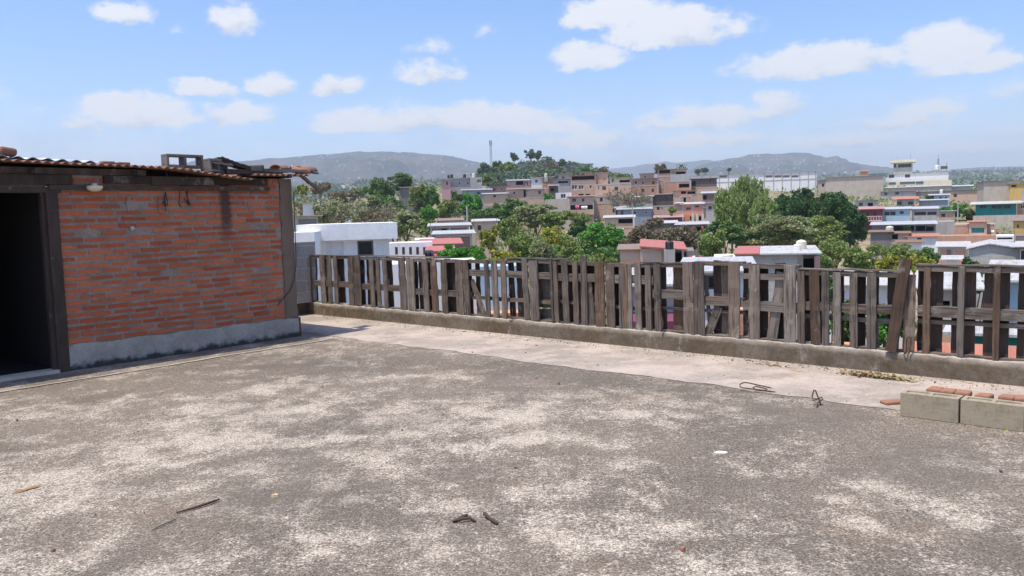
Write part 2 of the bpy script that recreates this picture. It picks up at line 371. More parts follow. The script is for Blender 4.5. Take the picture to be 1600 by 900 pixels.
def mount_mat(name, c1, c2, c3):
    m = newmat(name); t = NT(m); v = t.coord()
    a = t.noise(v, .0035, 10, .62); b = t.noise(v, .03, 8, .75)
    cc = t.mix(t.ramp(a, .42, .58), c1, c2); cc = t.mix(t.ramp(b, .52, .66), cc, c3); t.out(cc, .95, b, .6, 8); return m
MAT['mount'] = mount_mat('dry_hill', (.05, .065, .045, 1), (.10, .09, .065, 1), (.17, .14, .11, 1))
def mountain(name, prof, d, base_frac, rough):
    px = np.array([p[0] for p in prof], float); py = np.array([p[1] for p in prof], float)
    P = np.linspace(px[0], px[-1], 260); PY = np.interp(P, px, py)
    k = np.array([.2, .6, 1, .6, .2]); k /= k.sum(); PY = np.convolve(np.pad(PY, 2, 'edge'), k, 'valid')
    PY += (fbm(P/22, P*0+d*.01, 5, .6)-.5)*5
    rows = []
    for s in np.concatenate([np.linspace(0, 1, 46), np.linspace(1.04, 1.5, 10)]):
        row = []
        for p, q in zip(P, PY):
            top = at(p, q, d); t = s if s <= 1 else 1-(s-1)*1.6
            yv = d*(base_frac+(1-base_frac)*s); xv = top.x*(yv/d)**.6
            zb = 60
            row.append((xv, yv, zb+(top.z-zb)*(t**1.25)))
        rows.append(row)
    V = np.array(rows); nr, nc = V.shape[:2]
    sfac = np.concatenate([np.linspace(0, 1, 46), np.linspace(1.04, 1.5, 10)])
    rid = np.abs(fbm(V[..., 0]/260+40, V[..., 1]/520+3, 6, .55)-.5)*2
    V[..., 2] += (rid-.25)*rough*(1-np.clip(1-np.abs(sfac-1)*6, 0, 1))[:, None]*np.clip(sfac*3, 0, 1)[:, None]
    I = np.arange(nr*nc).reshape(nr, nc); Q = np.stack([I[:-1, :-1], I[:-1, 1:], I[1:, 1:], I[1:, :-1]], -1).reshape(-1, 4)
    o = npmesh(name, V.reshape(-1, 3), Q, MAT['mount']); tag(o, kind='structure'); o.data.polygons.foreach_set('use_smooth', [True]*len(Q))
mountain('mountain', [(-500,262),(0,262),(250,258),(380,251),(440,247),(500,241),(560,237),(600,236),(660,239),(700,244),(740,252),(780,262),(850,276),(930,284)], 3900, .55, 110)
mountain('mountain', [(1060,272),(1100,257),(1120,251),(1150,247),(1171,241),(1200,240.5),(1225,241),(1249,238),(1268,240),(1291,246),(1332,256),(1370,264),(1420,270),(1500,276)], 4200, .55, 120)
mountain('mountain', [(900,272),(945,265),(970,262),(1000,258),(1020,257),(1035,252),(1055,254),(1080,253),(1100,250),(1125,251),(1180,256),(1260,262)], 6200, .7, 60)
mountain('mountain', [(1400,276),(1450,269),(1485,266),(1529,262),(1570,261),(1600,260),(1680,255),(1800,250),(2100,240),(2500,262)], 4600, .55, 60)

# ------------------------------------------------------------------ terrace
A = gp(480, 490.4); B = gp(1600, 605); A.z = B.z = 0
nF = (B-A).normalized(); mF = Vector((nF.y, -nF.x, 0))          # along the fence / towards the camera
if mF.dot(-A) < 0: mF = -mF
def UV(u, v, z=0.0): return A + nF*u + mF*v + Vector((0, 0, z))
def uv(p): q = p-A; return q.dot(nF), q.dot(mF)
u0, u1, v0, v1 = -4.6, 16.5, -.16, 19.0
st = .055
us = np.arange(u0, u1, st); vs = np.arange(v0, v1, st); Ug, Vg = np.meshgrid(us, vs, indexing='ij')
XX = A.x+nF.x*Ug+mF.x*Vg; YY = A.y+nF.y*Ug+mF.y*Vg
BL = [(220,725,130,26,1),(80,770,80,24,.8),(340,688,60,12,.8),(410,700,60,16,1),(510,685,40,10,1),(440,610,70,11,1),(610,590,70,12,.9),(770,640,80,18,1),
 (820,690,80,16,1),(650,665,100,20,1),(560,725,80,18,1),(700,705,70,16,.9),(590,770,70,18,.9),(790,800,80,34,1.1),(880,825,60,28,.9),(860,640,70,16,1),
 (900,610,70,10,.8),(1000,655,45,7,.9),(980,722,60,9,1),(930,690,60,12,.7),(1010,772,45,13,1),(1085,812,50,13,.9),(1175,730,34,9,1),(1262,806,34,20,1.1),(1300,780,34,11,1),
 (1390,767,34,15,1.2),(1335,760,30,10,.7),(1520,802,60,13,.9),(1460,792,45,8,.7),(1190,880,60,22,.9),(960,888,70,16,.9),(700,860,80,24,.9),(500,845,100,28,.8),
 (200,880,130,26,.9),(60,860,80,26,.6),(370,770,60,14,.5),(300,640,60,12,.4),(560,640,70,14,.5),(1130,640,50,9,.3),(1340,680,60,9,.5),(1250,700,60,8,.3),(1560,830,50,14,.5),(1400,860,60,16,.4),
 (620,830,50,16,.6),(440,640,70,9,.5),(200,660,70,10,.4),(100,640,60,8,.3),(1500,730,60,8,.5),
 (1290,660,220,26,-.7),(960,580,150,9,-.7),(400,820,90,16,-.5),(960,780,50,14,-.5),(250,600,160,9,-.4),(1450,690,160,16,-.6),(1150,780,60,22,-.5),(1570,880,70,20,-.6),(700,745,40,10,-.4),(1550,760,80,14,-.6),
 (150,820,100,18,-.3),(1060,860,60,18,-.5)]
patch = np.zeros_like(XX)
wx = (fbm(XX*1.3, YY*1.3, 4)-.5)*.9; wy = (fbm(XX*1.3+50, YY*1.3+9, 4)-.5)*.9
for cx, cy, rx, ry, am in BL:
    c = gp(cx, cy); ax = (gp(cx+rx, cy)-c).length; ay = max((gp(cx, cy-ry)-c).length, (gp(cx, cy+ry)-c).length)
    dx = XX+wx-c.x; dy = YY+wy-c.y
    patch += am*np.exp(-1.1*((dx/ax)**2+(dy/ay)**2))
nz = fbm(XX*1.7+7, YY*1.7+3, 6, .66)
fade = np.clip(1-np.hypot(XX, YY-5)/14, .2, 1)
mid = fbm(XX*5.2+21, YY*5.2+13, 4, .7)
big = fbm(XX*.45+3, YY*.45+8, 3, .5)
patch = np.clip(patch, -1, 1.1)*.40 + (nz-.5)*.8 + (mid-.5)*1.5 + (big-.5)*.7 + .21
pc = np.clip(patch, 0, 1)
def terrace_mat():
    m = newmat('weathered_terrace_concrete'); t = NT(m); v = t.coord()
    at_ = t.node('ShaderNodeAttribute', attribute_name='pale').outputs['Fac']
    f1 = t.noise(v, 3.0, 9, .68); f2 = t.noise(v, 48, 5, .85); f3 = t.noise(v, 150, 2, .6); f4 = t.noise(v, .5, 4, .5); f5 = t.noise(v, 11, 6, .7)
    s = t.math('ADD', at_, t.math('MULTIPLY', t.math('SUBTRACT', f1, .5), .8)); s = t.math('ADD', s, t.math('MULTIPLY', t.math('SUBTRACT', f2, .5), 3.2))
    s = t.math('ADD', s, t.math('MULTIPLY', t.math('SUBTRACT', f5, .5), 1.3))
    k = t.ramp(s, .1, .9)
    dark = t.mix(t.ramp(f4, .4, .6), (.155, .129, .102, 1), (.195, .162, .127, 1))
    cc = t.mix(k, dark, (.43, .373, .30, 1))
    g = t.node('ShaderNodeMapRange', {0: f3, 1: .3, 2: .7, 3: .6, 4: 1.45}).outputs[0]; cc = t.scalec(cc, g)
    g2 = t.node('ShaderNodeMapRange', {0: f2, 1: .3, 2: .7, 3: .80, 4: 1.2}).outputs[0]; cc = t.scalec(cc, g2)
    cc = t.mix(t.math('MULTIPLY', t.ramp(t.noise(v, .8, 5, .6), .55, .7), .25), cc, (.24, .17, .11, 1))
    gr = t.node('ShaderNodeTexNoise', {'Vector': v, 'Scale': 75.0, 'Detail': 1.0, 'Roughness': .4}).outputs[0]
    cc = t.scalec(cc, t.node('ShaderNodeMapRange', {0: gr, 1: .34, 2: .66, 3: .62, 4: 1.32}).outputs[0])
    g6 = t.noise(v, 22, 4, .7); cc = t.scalec(cc, t.node('ShaderNodeMapRange', {0: g6, 1: .35, 2: .65, 3: .78, 4: 1.16}).outputs[0])
    st = t.ramp(t.noise(t.coord(loc=(4, 1, 0)), .55, 7, .68), .50, .62); cc = t.mix(t.math('MULTIPLY', st, .42), cc, (.115, .098, .078, 1))
    t.out(cc, .95, t.math('ADD', f2, t.math('MULTIPLY', gr, .8)), .7, .006, .2); return m
MAT['terrace'] = terrace_mat()
nU, nV = XX.shape; I = np.arange(nU*nV).reshape(nU, nV)
Q = np.stack([I[:-1, :-1], I[:-1, 1:], I[1:, 1:], I[1:, :-1]], -1).reshape(-1, 4)
fl = npmesh('terrace_floor', np.stack([XX, YY, 0*XX], -1).reshape(-1, 3), Q, MAT['terrace']); tag(fl, kind='structure')
if fl.data.polygons[0].normal.z < 0: fl.data.flip_normals()
at_ = fl.data.attributes.new('pale', 'FLOAT', 'POINT'); at_.data.foreach_set('value', pc.ravel().astype(np.float32))
# pale cement strip between the dark floor and the kerb
def strip_mat():
    m = newmat('pale_cement'); t = NT(m); v = t.coord()
    f1 = t.noise(v, 1.3, 8, .65); f2 = t.noise(v, 34, 5, .75); f4 = t.noise(t.coord(loc=(9, 2, 0)), 2.2, 6, .6); f3 = t.noise(v, 120, 2, .6)
    cc = t.mix(t.ramp(f1, .4, .62), (.46, .385, .325, 1), (.33, .285, .24, 1)); cc = t.mix(t.math('MULTIPLY', t.ramp(f4, .58, .72), .55), cc, (.46, .27, .17, 1))
    cc = t.mix(t.math('MULTIPLY', t.ramp(t.noise(t.coord(loc=(3, 8, 1)), 1.6, 9, .75), .49, .60), .75), cc, (.27, .235, .19, 1))
    cc = t.scalec(cc, t.node('ShaderNodeMapRange', {0: f2, 1: .3, 2: .7, 3: .85, 4: 1.14}).outputs[0])
    cc = t.scalec(cc, t.node('ShaderNodeMapRange', {0: f3, 1: .3, 2: .7, 3: .88, 4: 1.12}).outputs[0])
    t.out(cc, .93, f2, .35, .005, .2); return m
MAT['strip'] = strip_mat()
mb = MB(); n = 150
for i in range(n):
    ua = -.02+ (u1+.02)*i/n; ub = -.02+(u1+.02)*(i+1)/n
    e = lambda u: 1.44 + .03*math.sin(u*2.1)+.02*math.sin(u*7+1)+.012*math.sin(u*19)+.010*math.sin(u*43+2)+random.Random(int(u*40)).uniform(-.012,.012)
    mb.poly([UV(ua, .0, .004), UV(ub, .0, .004), UV(ub, e(ub), .004), UV(ua, e(ua), .004)])
o = mb.build('cement_strip', MAT['strip']); tag(o, kind='structure')
if o.data.polygons[0].normal.z < 0: o.data.flip_normals()
# building body under the terrace
mb = MB(); P = [UV(u0+.1, v0+.02), UV(u1-.1, v0+.02), UV(u1-.1, v1-.1), UV(u0+.1, v1-.1)]
for z0, z1 in ((-9, -.01),):
    for i in range(4):
        a, b = P[i], P[(i+1) % 4]; mb.poly([(a.x, a.y, z0), (b.x, b.y, z0), (b.x, b.y, z1), (a.x, a.y, z1)])
    mb.poly([(p.x, p.y, z1) for p in P])
o = mb.build('terrace_building', MAT['conc']); tag(o, 'grey rendered building under the flat concrete roof terrace', 'building')

# shed frame: w runs along its front from the right corner, towards the near left; q goes into the shed
S1 = gp(467, 525); S0 = gp(105, 580); S1.z = S0.z = 0
sw = (S0-S1).normalized(); sn = Vector((-sw.y, sw.x, 0))
if sn.dot(-S1) > 0: sn = -sn                    # sn points away from the camera, into the shed
SH = empty('brick_shed', S1, 0)
tag(SH, 'unplastered orange brick shed with a dark open doorway and rusty corrugated roof', 'shed')
MS = Matrix((( -sw.x, sn.x, 0), (-sw.y, sn.y, 0), (0, 0, 1))).to_4x4(); MS.translation = S1
SH.matrix_world = MS                                     # local x = -w (to the right is +), y = into the shed
# seam of pale mortar on the terrace along the shed
mb = MB(); rnd = random.Random(3); wv = [ -.1+.12*i for i in range(64)]
lo = [MS @ Vector((-w_, -(.66+.02*math.sin(w_*3)+rnd.uniform(0, .018)), .0)) for w_ in wv]
hi = [MS @ Vector((-w_, -(.70+.02*math.sin(w_*3)+rnd.uniform(0, .03)), .0)) for w_ in wv]
for i in range(len(wv)-1):
    mb.poly([(p.x, p.y, .009) for p in (lo[i], lo[i+1], hi[i+1], hi[i])])
o = mb.build('mortar_seam', MAT['strip']); tag(o, kind='structure')

# ------------------------------------------------------------------ kerb
def kerb_mat():
    m = newmat('stained_kerb_concrete'); t = NT(m); v = t.coord(); g = t.node('ShaderNodeNewGeometry')
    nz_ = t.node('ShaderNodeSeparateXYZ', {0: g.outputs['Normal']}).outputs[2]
    a = t.noise(v, 1.6, 8, .65); b = t.noise(v, 18, 6, .75); c = t.noise(t.coord(scale=(1.6, 1.6, 1.0)), 2.4, 8, .75)
    cc = t.mix(t.ramp(a, .4, .62), (.125, .095, .062, 1), (.175, .143, .108, 1)); cc = t.mix(t.math('MULTIPLY', t.ramp(c, .55, .70), .6), cc, (.42, .37, .32, 1))
    cc = t.mix(t.math('MULTIPLY', t.ramp(t.noise(v, 5, 6, .7), .52, .68), .6), cc, (.10, .085, .065, 1))
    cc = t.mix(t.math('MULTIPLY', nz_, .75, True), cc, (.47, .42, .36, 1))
    cc = t.scalec(cc, t.node('ShaderNodeMapRange', {0: b, 1: .3, 2: .7, 3: .72, 4: 1.28}).outputs[0])
    t.out(cc, .95, b, .6, .012, .2); return m
MAT['kerb'] = kerb_mat()
KH = .21
def rough_run(p0, p1, thick_dir, th, h, mat, name, seg=.07, jit=.008, zb=-.25):
    """long low wall with an uneven top and face"""
    L_ = (p1-p0).length; n = max(2, int(L_/seg)); V = []; rr = random.Random(int(L_*100))
    prof = [(0, zb), (0, 0), (0, h*.35), (0, h*.7), (.0, h*.96), (.012, h), (th*.5, h), (th-.012, h), (th, h*.95), (th, 0), (th, zb)]
    joints = [k*1.22+.4 for k in range(int(L_/1.22)+1)]
    off = 0; offs = []
    for i in range(n+1):
        u = L_*i/n; near = min(abs(u-j) for j in joints)
        dep = .012 if near < seg*.5 else 0
        seg_id = sum(u > j for j in joints); sh = (random.Random(seg_id*7+3).random()-.5)*.012
        row = []
        for k, (a, z) in enumerate(prof):
            j2 = jit if z > 0 else 0
            q = p0 + (p1-p0)*(i/n) + thick_dir*(a+(dep if a < th/2 and z > 0 else 0)+rr.uniform(-j2, j2)*.6 + (sh if z > 0 else 0)) + Vector((0, 0, z+(rr.uniform(-j2, j2) if z > h*.6 else 0) - (dep*.8 if z > .9*h else 0)))
            row.append(tuple(q))
        V.append(row)
    V = np.array(V); nr, nc = V.shape[:2]; I = np.arange(nr*nc).reshape(nr, nc); Q = np.stack([I[:-1, :-1], I[:-1, 1:], I[1:, 1:], I[1:, :-1]], -1).reshape(-1, 4)
    o = npmesh(name, V.reshape(-1, 3), Q, mat)
    mbx = MB(); 
    return o
k = rough_run(UV(-.0, 0, 0), UV(u1-.1, 0, 0), -mF, .155, KH, MAT['kerb'], 'kerb_wall')
tag(k, 'low stained concrete kerb running under the pallet fence', 'kerb')
# block return wall behind the shed corner
def block_mat(name, c, c2, mo, bw=.4, rh=.2, amt=.5):
    m = newmat(name); t = NT(m); v = t.coord(); sp = t.node('ShaderNodeSeparateXYZ', {0: v})
    cb = t.node('ShaderNodeCombineXYZ', {0: t.math('ADD', sp.outputs[0], sp.outputs[1]), 1: sp.outputs[2]})
    br = t.node('ShaderNodeTexBrick', {'Vector': cb.outputs[0], 'Color1': (*c, 1), 'Color2': (*c2, 1), 'Mortar': (*mo, 1), 'Scale': 1.0, 'Mortar Size': .012, 'Brick Width': bw, 'Row Height': rh, 'Mortar Smooth': .2})
    a = t.noise(v, 2.2, 8, .7); b = t.noise(v, 30, 5, .7)
    cc = t.mix(t.math('MULTIPLY', t.ramp(a, .45, .65), amt), br.outputs[0], tuple(x*.5 for x in c)); cc = t.scalec(cc, t.node('ShaderNodeMapRange', {0: b, 1: .3, 2: .7, 3: .8, 4: 1.2}).outputs[0])
    t.out(cc, .95, t.math('SUBTRACT', b, br.outputs[1]), .6, .012, .2); return m
MAT['block'] = block_mat('grey_block', (.34, .32, .30), (.28, .27, .25), (.42, .4, .37))
MAT['block_l'] = block_mat('pale_block', (.46, .45, .43), (.40, .39, .37), (.52, .5, .48), amt=.35)
rt = empty('block_wall', UV(-.02, 0, 0), math.atan2(mF.y, mF.x))
tag(rt, 'short grey block wall between the shed corner and the first pallet', 'wall')
MB().box(-.15, 1.9, .0, .14, KH, 1.24).build('wall', MAT['block'], rt)
MB().box(-.1, 1.9, -.06, .0, .0, KH).build('base', MAT['kerb'], rt)
MB().box(-.155, 1.9, -.005, .145, 1.24, 1.262).build('coping', MAT['conc'], rt)

# ------------------------------------------------------------------ pallets
def wood_mat(name, c1, c2, c3):
    m = newmat(name); t = NT(m); oi = t.node('ShaderNodeObjectInfo').outputs['Random']
    tcn = t.node('ShaderNodeTexCoord').outputs['Object']
    ofs = t.node('ShaderNodeCombineXYZ', {0: t.math('MULTIPLY', oi, 37.0), 1: t.math('MULTIPLY', oi, 11.0), 2: t.math('MULTIPLY', oi, 71.0)})
    v0_ = t.node('ShaderNodeVectorMath', {0: tcn, 1: ofs.outputs[0]}, operation='ADD').outputs[0]
    vg = t.node('ShaderNodeMapping', {0: v0_, 'Scale': (60, 60, 2.2)}).outputs[0]; vm = t.node('ShaderNodeMapping', {0: v0_, 'Scale': (9, 9, 1.6)}).outputs[0]
    g = t.noise(vg, 1.0, 7, .65); b = t.noise(vm, 1.0, 6, .6)
    cc = t.mix(t.ramp(b, .38, .64), c1, c2); cc = t.mix(t.math('MULTIPLY', t.ramp(oi, .35, 1.0, False), .65), cc, c3)
    cc = t.mix(t.math('MULTIPLY', t.ramp(g, .50, .60), .8), cc, (.05, .042, .036, 1))
    vw = t.node('ShaderNodeMapping', {0: v0_, 'Scale': (3, 3, 2)}).outputs[0]
    cc = t.mix(t.math('MULTIPLY', t.ramp(t.noise(vw, 1.0, 8, .75), .56, .68), .5), cc, (.40, .37, .335, 1))
    cc = t.scalec(cc, t.node('ShaderNodeMapRange', {0: t.math('FRACT', t.math('MULTIPLY', oi, 13.7)), 1: 0, 2: 1, 3: .72, 4: 1.3}).outputs[0])
    t.out(cc, .88, g, .6, .004, .2); return m
MAT['wood'] = wood_mat('weathered_board', (.195, .168, .142, 1), (.125, .105, .088, 1), (.16, .11, .078, 1))
MAT['wood_brown'] = wood_mat('brown_board', (.18, .115, .075, 1), (.12, .08, .055, 1), (.10, .062, .042, 1))
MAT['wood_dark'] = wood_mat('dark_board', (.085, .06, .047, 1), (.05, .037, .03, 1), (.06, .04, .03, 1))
def board_mesh(w_, h, th, rr, taper=0):
    """board standing along z from 0 to h, centred in x, thin in y; worn edges and split ends"""
    n = 9; V = []
    for i in range(n+1):
        z = h*i/n; ww = w_/2*(1-taper*abs(i/n-.45)) ; j = lambda a: rr.uniform(-a, a)
        bow = .004*math.sin(i/n*PI)*rr.choice((-1, 1))
        z1 = z+(j(.008) if i in (0, n) else 0); z2 = z+(j(.012) if i in (0, n) else 0)
        V.append([(-ww+j(.003), -th/2+bow, z1), (-ww*.25, -th/2+bow+j(.001), (z1*2+z2)/3+(j(.006) if i in (0, n) else 0)), (ww+j(.003), -th/2+bow, z2), (ww+j(.002), th/2+bow, z2), (-ww+j(.002), th/2+bow, z1)])
    mb = MB(); k = 5
    for r in V: mb.v += r
    for i in range(n):
        for a in range(k):
            b = (a+1) % k; mb.f.append((i*k+a, i*k+b, (i+1)*k+b, (i+1)*k+a))
    mb.f.append(tuple(range(k-1, -1, -1))); mb.f.append(tuple(range(n*k, n*k+k)))
    return mb
fplane = UV(0, -.02); 
def upx(px, py=480, off=-.03):
    p = onpl(px, py, UV(0, off), mF); return uv(p)[0]
fence_ang = math.atan2(nF.y, nF.x)
def add_board(root, ru, uc, w_, zb, h, y, tilt=0, mat='wood', th=.018, seed=0, name='board', taper=0):
    rr = random.Random(seed*31+int(uc*1000)); mb = board_mesh(w_, h, th, rr, taper)
    o = mb.build(name, MAT[mat], root); o.location = (uc-ru, y, zb); o.rotation_euler = (rr.uniform(-.012, .012), -tilt, 0); return o
# (u-start px, u-end px, tilt, top z, rails [(z0, h, y, mat)], fronts [(px0, px1, mat, extra)], backs [...], label)
PAL = [
 (482, 558, .007, 1.02, [(.50, .09)], [(482,491,'wood'),(503,511,'wood'),(514,520.5,'wood'),(524,530,'wood'),(546,555,'wood')], [(492,498),(509.5,512),(532,541)],
  'leftmost grey pallet standing upright against the block wall'),
 (556, 636, .010, 1.01, [(.49, .09)], [(555.5,566,'wood'),(580,587,'wood'),(590.5,597,'wood'),(601,608,'wood'),(626,637,'wood')], [(567,572),(576,579),(610,616),(588,590)],
  'grey upright pallet in front of the window of the white house'),
 (638, 734, .016, 1.0, [(.46, .085)], [(637,650,'wood'),(663,672,'wood'),(675.5,686,'wood_brown'),(691,700.5,'wood'),(714,726,'wood')], [(651,655),(657,661),(672,675),(701,707),(707,711)],
  'upright pallet below the laundry with one rust stained board'),
 (727, 792, .030, 1.0, [(.775, .085), (.44, .05)], [(727,735.5,'wood'),(759.5,767,'wood'),(771,780.5,'wood'),(784.5,793,'wood')], [(736,740),(746,752)],
  'upright pallet with a broken board hanging diagonally inside it'),
 (793, 868, .026, 1.02, [(.775, .085), (.44, .05)], [(819.5,828,'wood'),(829,843.5,'wood'),(862,866,'wood')], [(798,806),(810,818),(845,862,.62,.0,'wood'),(845,862,.0,.14,'wood')],
  'upright pallet with wide boards nailed across its back and a missing front board'),
 (868, 946, .018, 1.01, [(.76, .095), (.46, .04)], [(867,874,'wood'),(880,890,'wood'),(896,905,'wood'),(908,918.5,'wood',.07),(930,946.5,'wood_brown')], [(875,879),(889,896),(923,929),(905,908)],
  'upright pallet with a wide red brown board and one board sticking up'),
 (947, 1020, .012, 1.0, [(.76, .10), (.44, .04)], [(946.5,962,'wood'),(968,975,'wood'),(975,982,'wood_brown'),(982,988.5,'wood'),(993,1003,'wood'),(1009,1018,'wood')], [(961,967),(1003,1008)],
  'upright pallet with three boards bunched together left of the narrow gaps'),
 (1019, 1086, .008, 1.01, [(.60, .10), (.47, .03)], [(1023.5,1034,'wood'),(1068.5,1085,'wood')], [(1017,1023),(1035,1042),(1053,1063,'b')],
  'upright pallet with three wide empty gaps below the black water tank'),
 (1085, 1160, .004, 1.04, [(.555, .095), (.47, .03)], [(1085,1102,'wood'),(1138,1156.5,'wood')], [(1116,1128),(1128,1134,'w')],
  'taller upright pallet with two wide grey posts and crossed loose boards'),
 (1160, 1246, .003, 1.02, [(.52, .10), (.86, .06)], [(1169,1188,'wood'),(1224,1245,'wood')], [(1162,1168),(1190,1200),(1212,1222)],
  'upright pallet with a pale scraped post and a leaning board behind its rail'),
 (1246, 1410, .002, .965, [(.56, .085), (.47, .045)], [(1246,1259,'wood'),(1284,1297,'wood'),(1302,1315,'wood'),(1328,1341,'wood'),(1354,1370,'wood'),(1412,1430,'wood')], [(1260,1268),(1279,1283),(1315,1319),(1341,1346),(1369,1373),(1387,1400)],
  'long low pallet with five even grey boards in front of the green plants'),
 (1433, 1605, -.006, 1.03, [(.565, .095), (.495, .04)], [(1442,1453,'wood_brown'),(1495.5,1507,'wood'),(1551,1563,'wood_brown')], [(1434,1440),(1461,1473),(1487,1493),(1512,1524),(1537,1550),(1564,1577),(1590,1602)],
  'rightmost pallet in view, with brown posts and boards in two layers'),
]
for i, (pa, pb, tilt, topz, rails, fronts, backs, lab) in enumerate(PAL):
    ua, ub = upx(pa), upx(pb)
    r = empty('pallet', UV(ua, -.03, KH), fence_ang); 
    # local x along fence, y away from the camera (+)
    if (Matrix.Rotation(fence_ang, 3, 'Z') @ Vector((0, 1, 0))).dot(mF) > 0: sgn = -1
    else: sgn = 1
    tag(r, lab, 'pallet', 'wooden pallets standing in a row as a fence')
    H_ = topz-KH; Lp = ub-ua
    def stringer(z, h, y0, y1, name='stringer', mat='wood', x0=0, x1=None):
        rr = random.Random(i*17+int(z*100)); x1 = Lp if x1 is None else x1
        mb = MB(); n = 8
        for a in range(n+1):
            x = x0+(x1-x0)*a/n; s = rr.uniform(-.004, .004)
            mb.v += [(0, sgn*y0, 0)]*0
            mb.v += [(y0*sgn, s, x), (y0*sgn, h+s+rr.uniform(-.004, .004), x), (y1*sgn, h+s, x), (y1*sgn, s, x)]
        for a in range(n):
            for q in range(4): q2 = (q+1) % 4; mb.f.append((a*4+q, a*4+q2, (a+1)*4+q2, (a+1)*4+q))
        mb.f.append((3, 2, 1, 0)); mb.f.append((n*4, n*4+1, n*4+2, n*4+3))
        o = mb.build(name, MAT[mat], r)
        # mesh axes (thickness, height, length) -> (y, z, x): grain runs along local z
        o.matrix_local = Matrix(((0, 0, 1, 0), (1, 0, 0, 0), (0, 1, 0, z), (0, 0, 0, 1)))
    stringer(H_-.045, .045, .012, .10)                      # top
    stringer(.0, .018, .012, .10)                            # bottom
    for (z, h) in rails: stringer(z-KH if z > .3 else z, h, .011 if h > .055 else .05, .10)
    for b in fronts:
        a0, a1 = upx(b[0]), upx(b[1]); ex = b[3] if len(b) > 3 else 0
        jt = random.Random(int(b[0]*7)); add_board(r, ua, (a0+a1)/2, (a1-a0)*jt.uniform(.86, .97), .002, H_+ex+jt.uniform(-.018, .012), 0.0, tilt+jt.uniform(-.012, .012), b[2], seed=i, taper=jt.uniform(0, .14))
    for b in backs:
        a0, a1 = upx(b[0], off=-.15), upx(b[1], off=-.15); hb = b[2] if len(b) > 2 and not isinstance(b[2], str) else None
        mat = 'wood' if len(b) > 2 else 'wood_dark'  # back layer gets darker wood: shade behind the front boards put into colour
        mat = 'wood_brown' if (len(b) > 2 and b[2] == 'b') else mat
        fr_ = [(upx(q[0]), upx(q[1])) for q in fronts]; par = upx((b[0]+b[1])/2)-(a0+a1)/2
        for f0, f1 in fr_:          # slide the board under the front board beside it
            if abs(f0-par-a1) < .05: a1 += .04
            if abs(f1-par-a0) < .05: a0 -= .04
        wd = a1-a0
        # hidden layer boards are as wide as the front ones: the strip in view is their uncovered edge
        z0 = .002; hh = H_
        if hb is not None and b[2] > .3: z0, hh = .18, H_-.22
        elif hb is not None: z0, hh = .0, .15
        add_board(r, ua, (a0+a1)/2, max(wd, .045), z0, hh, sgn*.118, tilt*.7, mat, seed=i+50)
# loose boards
def loose(name, pA, pB, wd, off, lab, mat='wood', th=.02, cat='board', group=None):
    a = onpl(*pA, UV(0, off), mF); b = onpl(*pB, UV(0, off), mF); d = b-a; L_ = d.length
    o = board_mesh(wd, L_, th, random.Random(int(L_*999)), .0).build(name, MAT[mat])
    x = d.normalized(); y = mF.cross(x).normalized()
    M = Matrix((y, -x.cross(y) if False else x.cross(y), x)).transposed().to_4x4(); M.translation = a; o.matrix_world = M
    tag(o, lab, cat, group); return o
loose('loose_board', (757.5,492), (737,437), .075, -.075, 'short grey board hanging diagonally inside the pallet fence')
loose('loose_board', (926,508), (918,432), .10, -.07, 'grey board leaning left of the wide red brown board')
loose('loose_board', (1106,522), (1124,478), .10, -.07, 'short board leaning between the crossed boards below mid rail')
loose('loose_board', (1109,505), (1102,430), .04, -.10, 'thin strip of wood crossed behind the two wide posts')
loose('loose_board', (1206,530), (1222,425), .11, -.075, 'board leaning to the right behind the pallet with the pale scraped post')
loose('loose_board', (1275.5,537), (1272,421), .10, -.045, 'narrow brown board with a worn pointed top among grey pallet boards', 'wood_brown')
loose('loose_board', (1392,549.5), (1416,403), .105, .012, 'long brown plank leaning on the fence and rising above it', 'wood_brown', .03)
# thin boards laid flat along the top of the fence
for k_, (pa, pb, z, lab) in enumerate([(482,700,1.03,'thin grey batten along the fence top at its far left end'), (788,888,1.035,'thin grey batten on the fence top behind the green bush'),
      (1002,1088,1.012,'thin dark batten on the fence top below the red roofed house'), (1246,1412,.98,'thin pale batten on top of the low pallet'),(1430,1612,1.045,'thin pale batten on top of the rightmost pallet')]):
    a, b = upx(pa), upx(pb); rr = random.Random(k_)
    o = board_mesh(.10, b-a, .014, rr).build('top_batten', MAT['wood']); x = nF; zz = Vector((0, 0, 1)); 
    M = Matrix((-mF, zz, x)).transposed().to_4x4()
    if M.to_3x3().determinant() < 0: M = Matrix((mF, zz, x)).transposed().to_4x4()
    M.translation = UV(a, -.085, z); o.matrix_world = M; tag(o, lab, 'batten')
# rusty wires tying pallets to the kerb
def wire(name, pts, r, mat, lab, cat, group=None):
    pts = [Vector(p) for p in pts]; q = []
    for i in range(len(pts)-1):
        p0 = pts[max(0, i-1)]; p1 = pts[i]; p2 = pts[i+1]; p3 = pts[min(len(pts)-1, i+2)]
        for s in range(6):
            t = s/6; q.append(.5*((2*p1)+(p2-p0)*t+(2*p0-5*p1+4*p2-p3)*t*t+(3*p1-p0-3*p2+p3)*t**3))
    q.append(pts[-1]); o = MB().tube(q, r, 6).build(name, MAT[mat], smooth=True); tag(o, lab, cat, group); return o
MAT['rustmetal'] = plaster('rusted_steel', (.13, .065, .045), (.07, .04, .03), s1=20, s2=60, amt=.8)
wire('rusty_rod', [onpl(x, y, UV(0, .02), mF) for x, y in ((798,446),(794,470),(793,488),(797,498),(801,489),(800,481))], .006, 'rustmetal', 'bent rusty rod wedged in the fence above the pink stain on the kerb', 'rod')
